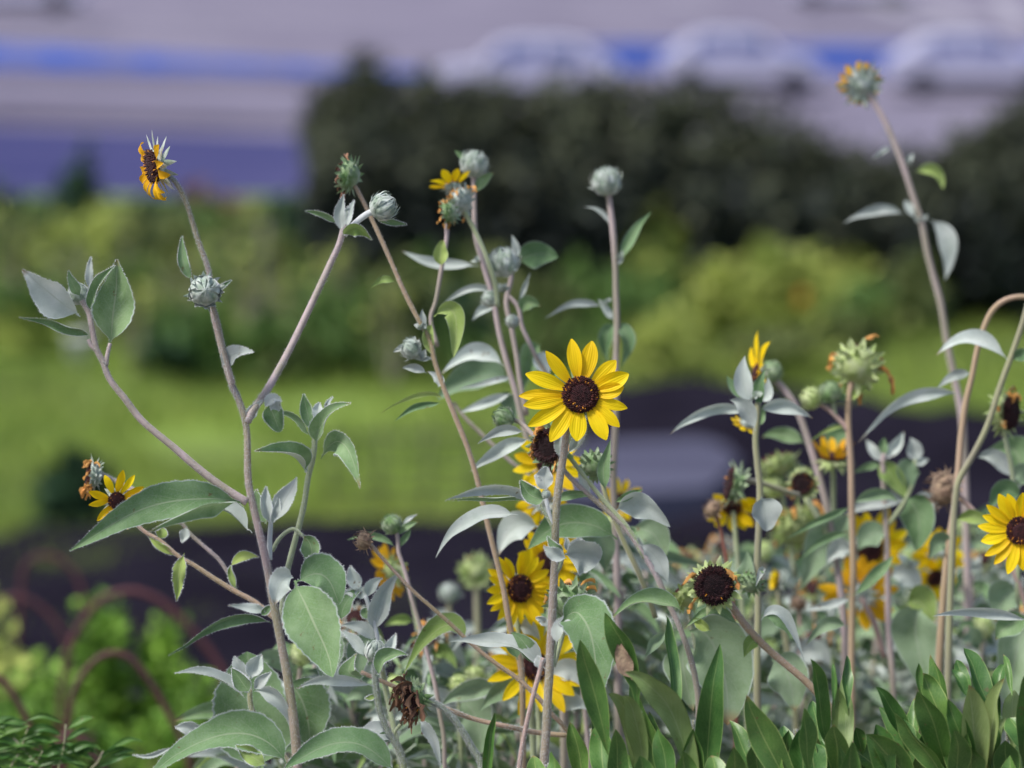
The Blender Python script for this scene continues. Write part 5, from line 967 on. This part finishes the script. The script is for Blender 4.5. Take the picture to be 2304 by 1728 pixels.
spots = [(1330, 1190, 2.85, 4), (1470, 1190, 2.95, 2), (1265, 1240, 2.85, 3), (640, 1480, 2.75, 4), (560, 1620, 2.75, 2), (1420, 1240, 3.3, 2), (1530, 1260, 3.25, 1), (1610, 1230, 3.3, 3), (1690, 1240, 3.2, 4), (1790, 1230, 3.3, 2), (1880, 1200, 3.3, 0), (1960, 1230, 3.2, 3), (2090, 1180, 3.3, 2), (2180, 1190, 3.25, 4), (2260, 1140, 3.3, 2), (720, 1500, 2.8, 2), (800, 1400, 2.85, 3), (850, 1560, 2.75, 4), (950, 1440, 2.8, 3), (1010, 1560, 2.75, 0), (1080, 1540, 2.8, 4), (700, 1620, 2.75, 2), (1300, 1470, 2.85, 4), (1410, 1330, 2.85, 2), (980, 1520, 3.0, 0), (1060, 1470, 3.1, 2), (1290, 1420, 3.1, 2), (1380, 1380, 3.0, 3), (1440, 1440, 3.2, 1), (1560, 1330, 3.2, 2), (1740, 1370, 3.2, 0), (1900, 1290, 3.2, 4), (1970, 1340, 3.1, 2), (2040, 1260, 3.25, 0), (2120, 1330, 3.15, 4), (2240, 1260, 3.2, 1), (2290, 1330, 3.1, 2), (2370, 1260, 3.1, 0), (1250, 1550, 3.0, 1), (1600, 1500, 3.0, 2), (1800, 1440, 2.95, 3), (2060, 1400, 3.05, 1), (2210, 1420, 2.95, 4), (900, 1600, 2.95, 4), (1340, 1520, 2.9, 4), (1480, 1540, 2.95, 0), (1120, 1610, 2.9, 2), (760, 1640, 2.9, 3), (2320, 1400, 3.0, 3), (1950, 1460, 2.95, 0), (1700, 1560, 2.95, 2),
         (1020, 1600, 3.15, 3), (1200, 1480, 3.2, 4), (1520, 1470, 3.3, 3), (1660, 1350, 3.35, 0), (1780, 1500, 3.3, 4), (1990, 1420, 3.35, 3), (2150, 1400, 3.35, 0), (2280, 1480, 3.3, 4), (1420, 1560, 3.2, 2), (1870, 1520, 3.2, 2)]
ptop = [(1500, 1350, 2.95), (1840, 1330, 3.0), (2180, 1290, 3.0), (1130, 1480, 2.95), (1650, 1420, 3.05)]
for x, y, d, kd in spots:
    c = copy_tree(protos[kd].root); px, py, pd = ptop[kd]; pz = P(px, py, pd).z; tz = P(x, y, d).z
    s = tz / pz; b0 = P(x, 1728, d); c.location = (b0.x, b0.y, 0); c.scale = (1, 1, s); c.rotation_euler = (0, 0, U(-.7, .7)); fills.append((x, d, c))

fills += [(ptop[i][0], ptop[i][2], protos[i].root) for i in range(5)]
by = {}
for x, d, c in fills: by.setdefault(min(LAND, key=lambda q: abs(q[0] - x))[1], []).append((d, x, c))
for ph_, L_ in by.items():
    for i_, (d, x, c) in enumerate(sorted(L_, key=lambda q: q[:2])): c['label'] = (ORD[i_] + ' ' if len(L_) > 1 else '') + 'small blurred grey leaved sunflower behind ' + ph_
# ------------------------------------------------------------------ laurel-like shrub in front
R.seed(99)
def shrub_leaves(p, rows, m='laurel_leaf', d=2.42):
    for r in rows:
        tx, ty, bx, by, w = r[:5]; k = dict(r[5]) if len(r) > 5 else {}
        dd = k.pop('d', d); cx = k.pop('cx', (tx + bx) / 2 + U(-8, 8)); cy = k.pop('cy', (ty + by) / 2 - 8); mm = k.pop('m', m); by += (by - ty) * .5; bx += (bx - tx) * .2
        k.setdefault('roll', U(-22, 22)); k.setdefault('fold', U(.25, .6))
        p.leaf(bx, by, cx, cy, tx, ty, w * U(.95, 1.3), mm, d=dd + U(-.02, .02), dd=U(-.04, .04), wave=.16, serr=.0, tm=.5, tip=.85, pet=.0, twist=U(-55, 55), **k)
def shrub_stems(p, xs, d):
    for x0, y0, x1 in xs: p.stem([(x0, 1740, d + .02), ((x0 + x1) / 2, (1740 + y0) / 2, d + .02), (x1, y0, d + .02)], 6, 3, 'stem_olive', True)
p1 = Plant('laurel_shrub', 'dark green broad leaved shrub at the bottom with one browned tip', 2.42, 1450, 'glossy green shrubs in front', cat='shrub')
shrub_leaves(p1, [(1620, 1448, 1590, 1740, 66, dict(roll=8, fold=.4)), (1499, 1383, 1522, 1560, 40, dict(roll=-20, fold=.6)), (1406, 1512, 1545, 1712, 74, dict(cx=1520, cy=1520, roll=-35, m='laurel_pale', fold=.5)), (1420, 1525, 1530, 1740, 60, dict(cx=1430, cy=1640, d=2.44)), (1400, 1566, 1432, 1735, 52, dict(cx=1450, cy=1580, m='laurel_pale', roll=25)),
     (1640, 1620, 1722, 1760, 52, {}), (1680, 1563, 1800, 1750, 74, dict(cx=1690, cy=1660)), (1305, 1439, 1358, 1612, 52, dict(roll=10)), (1361, 1378, 1425, 1520, 62, dict(cx=1400, cy=1420)), (1368, 1561, 1436, 1735, 44, dict(cx=1420, cy=1570, m='laurel_pale')), (1282, 1624, 1312, 1740, 54, {}), (1345, 1628, 1362, 1740, 52, {}),
     (1114, 1604, 1092, 1750, 32, dict(fold=.8)), (1400, 1700, 1440, 1780, 60, {}), (1480, 1640, 1500, 1760, 56, {}), (1560, 1640, 1566, 1770, 50, {}), (1240, 1690, 1260, 1780, 50, {}), (1330, 1600, 1352, 1720, 40, dict(d=2.46)), (1460, 1600, 1470, 1730, 50, dict(d=2.47)), (1385, 1640, 1395, 1780, 46, {}), (1200, 1700, 1215, 1790, 44, {}), (1650, 1680, 1650, 1800, 60, {}), (1700, 1670, 1700, 1780, 50, {}), (1535, 1690, 1540, 1790, 60, dict(d=2.4)), (1440, 1700, 1455, 1800, 60, dict(d=2.39)), (1600, 1700, 1612, 1800, 60, dict(d=2.39))])
mb = MB(); mb.mat('bract_brown'); make_leaf(mb, P(1422, 1530, 2.41), P(1400, 1480, 2.41), P(1392, 1440, 2.41), 44 * KP * 2.4, 10, .4, .3, .1); o = mb.build('leaf', p1.root); o['label'] = 'browned dead leaf'
shrub_stems(p1, [(1450, 1600, 1440), (1560, 1620, 1560), (1340, 1640, 1330), (1680, 1660, 1690), (1240, 1720, 1230)], 2.43)
p2 = Plant('laurel_shrub', 'dense dark green broad leaved shrub filling the bottom right corner', 2.42, 2080, 'glossy green shrubs in front', cat='shrub')
LROWS = [(420, 605, 430, 940, 34), (290, 680, 300, 960, 14), (372, 830, 400, 1550, 30, 'p'), (330, 900, 400, 1500, 34, 'p'), (100, 1030, 170, 1500, 50), (80, 640, 215, 1200, 46), (690, 900, 960, 1270, 46), (720, 1090, 1270, 1680, 50), (860, 1140, 1290, 1620, 52), (600, 1340, 990, 1680, 76), (1080, 940, 1300, 1420, 58), (1120, 770, 1330, 1180, 50), (1200, 600, 1370, 1130, 40), (1090, 680, 1120, 920, 14), (1510, 540, 1725, 960, 58), (1440, 650, 1540, 910, 30), (1400, 740, 1530, 920, 26),
      (1560, 880, 1640, 1640, 72, 'p'), (1890, 690, 1830, 910, 30), (1880, 600, 1950, 860, 18), (1890, 820, 1750, 1430, 46, 'p'), (1985, 930, 1980, 1310, 38, 'p'), (2074, 800, 2070, 1360, 44), (1940, 1190, 2090, 1420, 54), (1905, 1190, 1680, 1620, 38, 'p'), (390, 1450, 800, 1690, 54), (190, 1400, 330, 1690, 56), (480, 1360, 780, 1640, 40), (1360, 1010, 1590, 1690, 64), (1060, 1000, 1040, 1420, 40), (1330, 1200, 1480, 1690, 60), (1720, 1150, 1760, 1500, 44), (1800, 880, 1790, 1300, 30),
      (20, 1100, 60, 1500, 46), (60, 1380, 120, 1720, 60), (300, 1250, 330, 1600, 46), (560, 1450, 640, 1720, 56), (820, 1400, 900, 1720, 56), (1120, 1350, 1180, 1700, 56), (1900, 1400, 1950, 1700, 60), (2020, 1380, 2060, 1700, 60), (1800, 1450, 1820, 1720, 50), (1560, 1450, 1580, 1750, 56), (950, 1200, 1010, 1500, 40), (1240, 900, 1300, 1250, 40), (1640, 1000, 1720, 1350, 44), (690, 1250, 830, 1580, 44), (1420, 1300, 1440, 1650, 50), (2150, 1000, 2140, 1400, 50), (2180, 1250, 2160, 1600, 60), (500, 1280, 560, 1450, 30)]
shrub_leaves(p2, [(1804 + r[0] * .2411, 1328 + r[1] * .2411, 1804 + r[2] * .2411, 1328 + r[3] * .2411, r[4] * 1.08, dict(m='laurel_pale') if len(r) > 5 else {}) for r in LROWS])
p2more = [(U(1720, 2330), U(1620, 1700)) for _ in range(26)]
shrub_leaves(p2, [(x + U(-20, 20), y, x + U(-30, 30), y + U(130, 190), U(50, 72), dict(d=U(2.38, 2.52), **({'m': 'laurel_pale'} if U(0, 1) < .3 else {}))) for x, y in p2more])
shrub_stems(p2, [(1800, 1640, 1790), (1900, 1560, 1900), (2010, 1620, 2000), (2110, 1560, 2110), (2190, 1570, 2190), (2270, 1580, 2262), (2330, 1600, 2320), (1960, 1680, 1970)], 2.44)
p3 = Plant('small_leaved_shrub', 'twiggy shrub with small pointed leaves at the bottom left corner', 2.72, 110, cat='shrub')
for (x0, x1, y1) in ((20, 62, 1640), (130, 148, 1630), (95, 30, 1660), (200, 232, 1690), (60, 96, 1690), (-40, -10, 1630)):
    p3.stem([(x0, 1740), ((x0 + x1) / 2 + 4, (1740 + y1) / 2), (x1, y1)], 4, 2, 'stem_olive', True)
    for i in range(9):
        t = i / 8; x = x0 + (x1 - x0) * t; y = 1740 + (y1 - 1740) * t; sg = 1 if i % 2 else -1; l = U(75, 118)
        p3.leaf(x, y, x + sg * l * .5, y - l * .35, x + sg * l * U(.75, 1), y - l * U(-.1, .45), U(15, 21), 'wild_leaf', roll=U(-35, 35), serr=0, tm=.45, tip=.9)
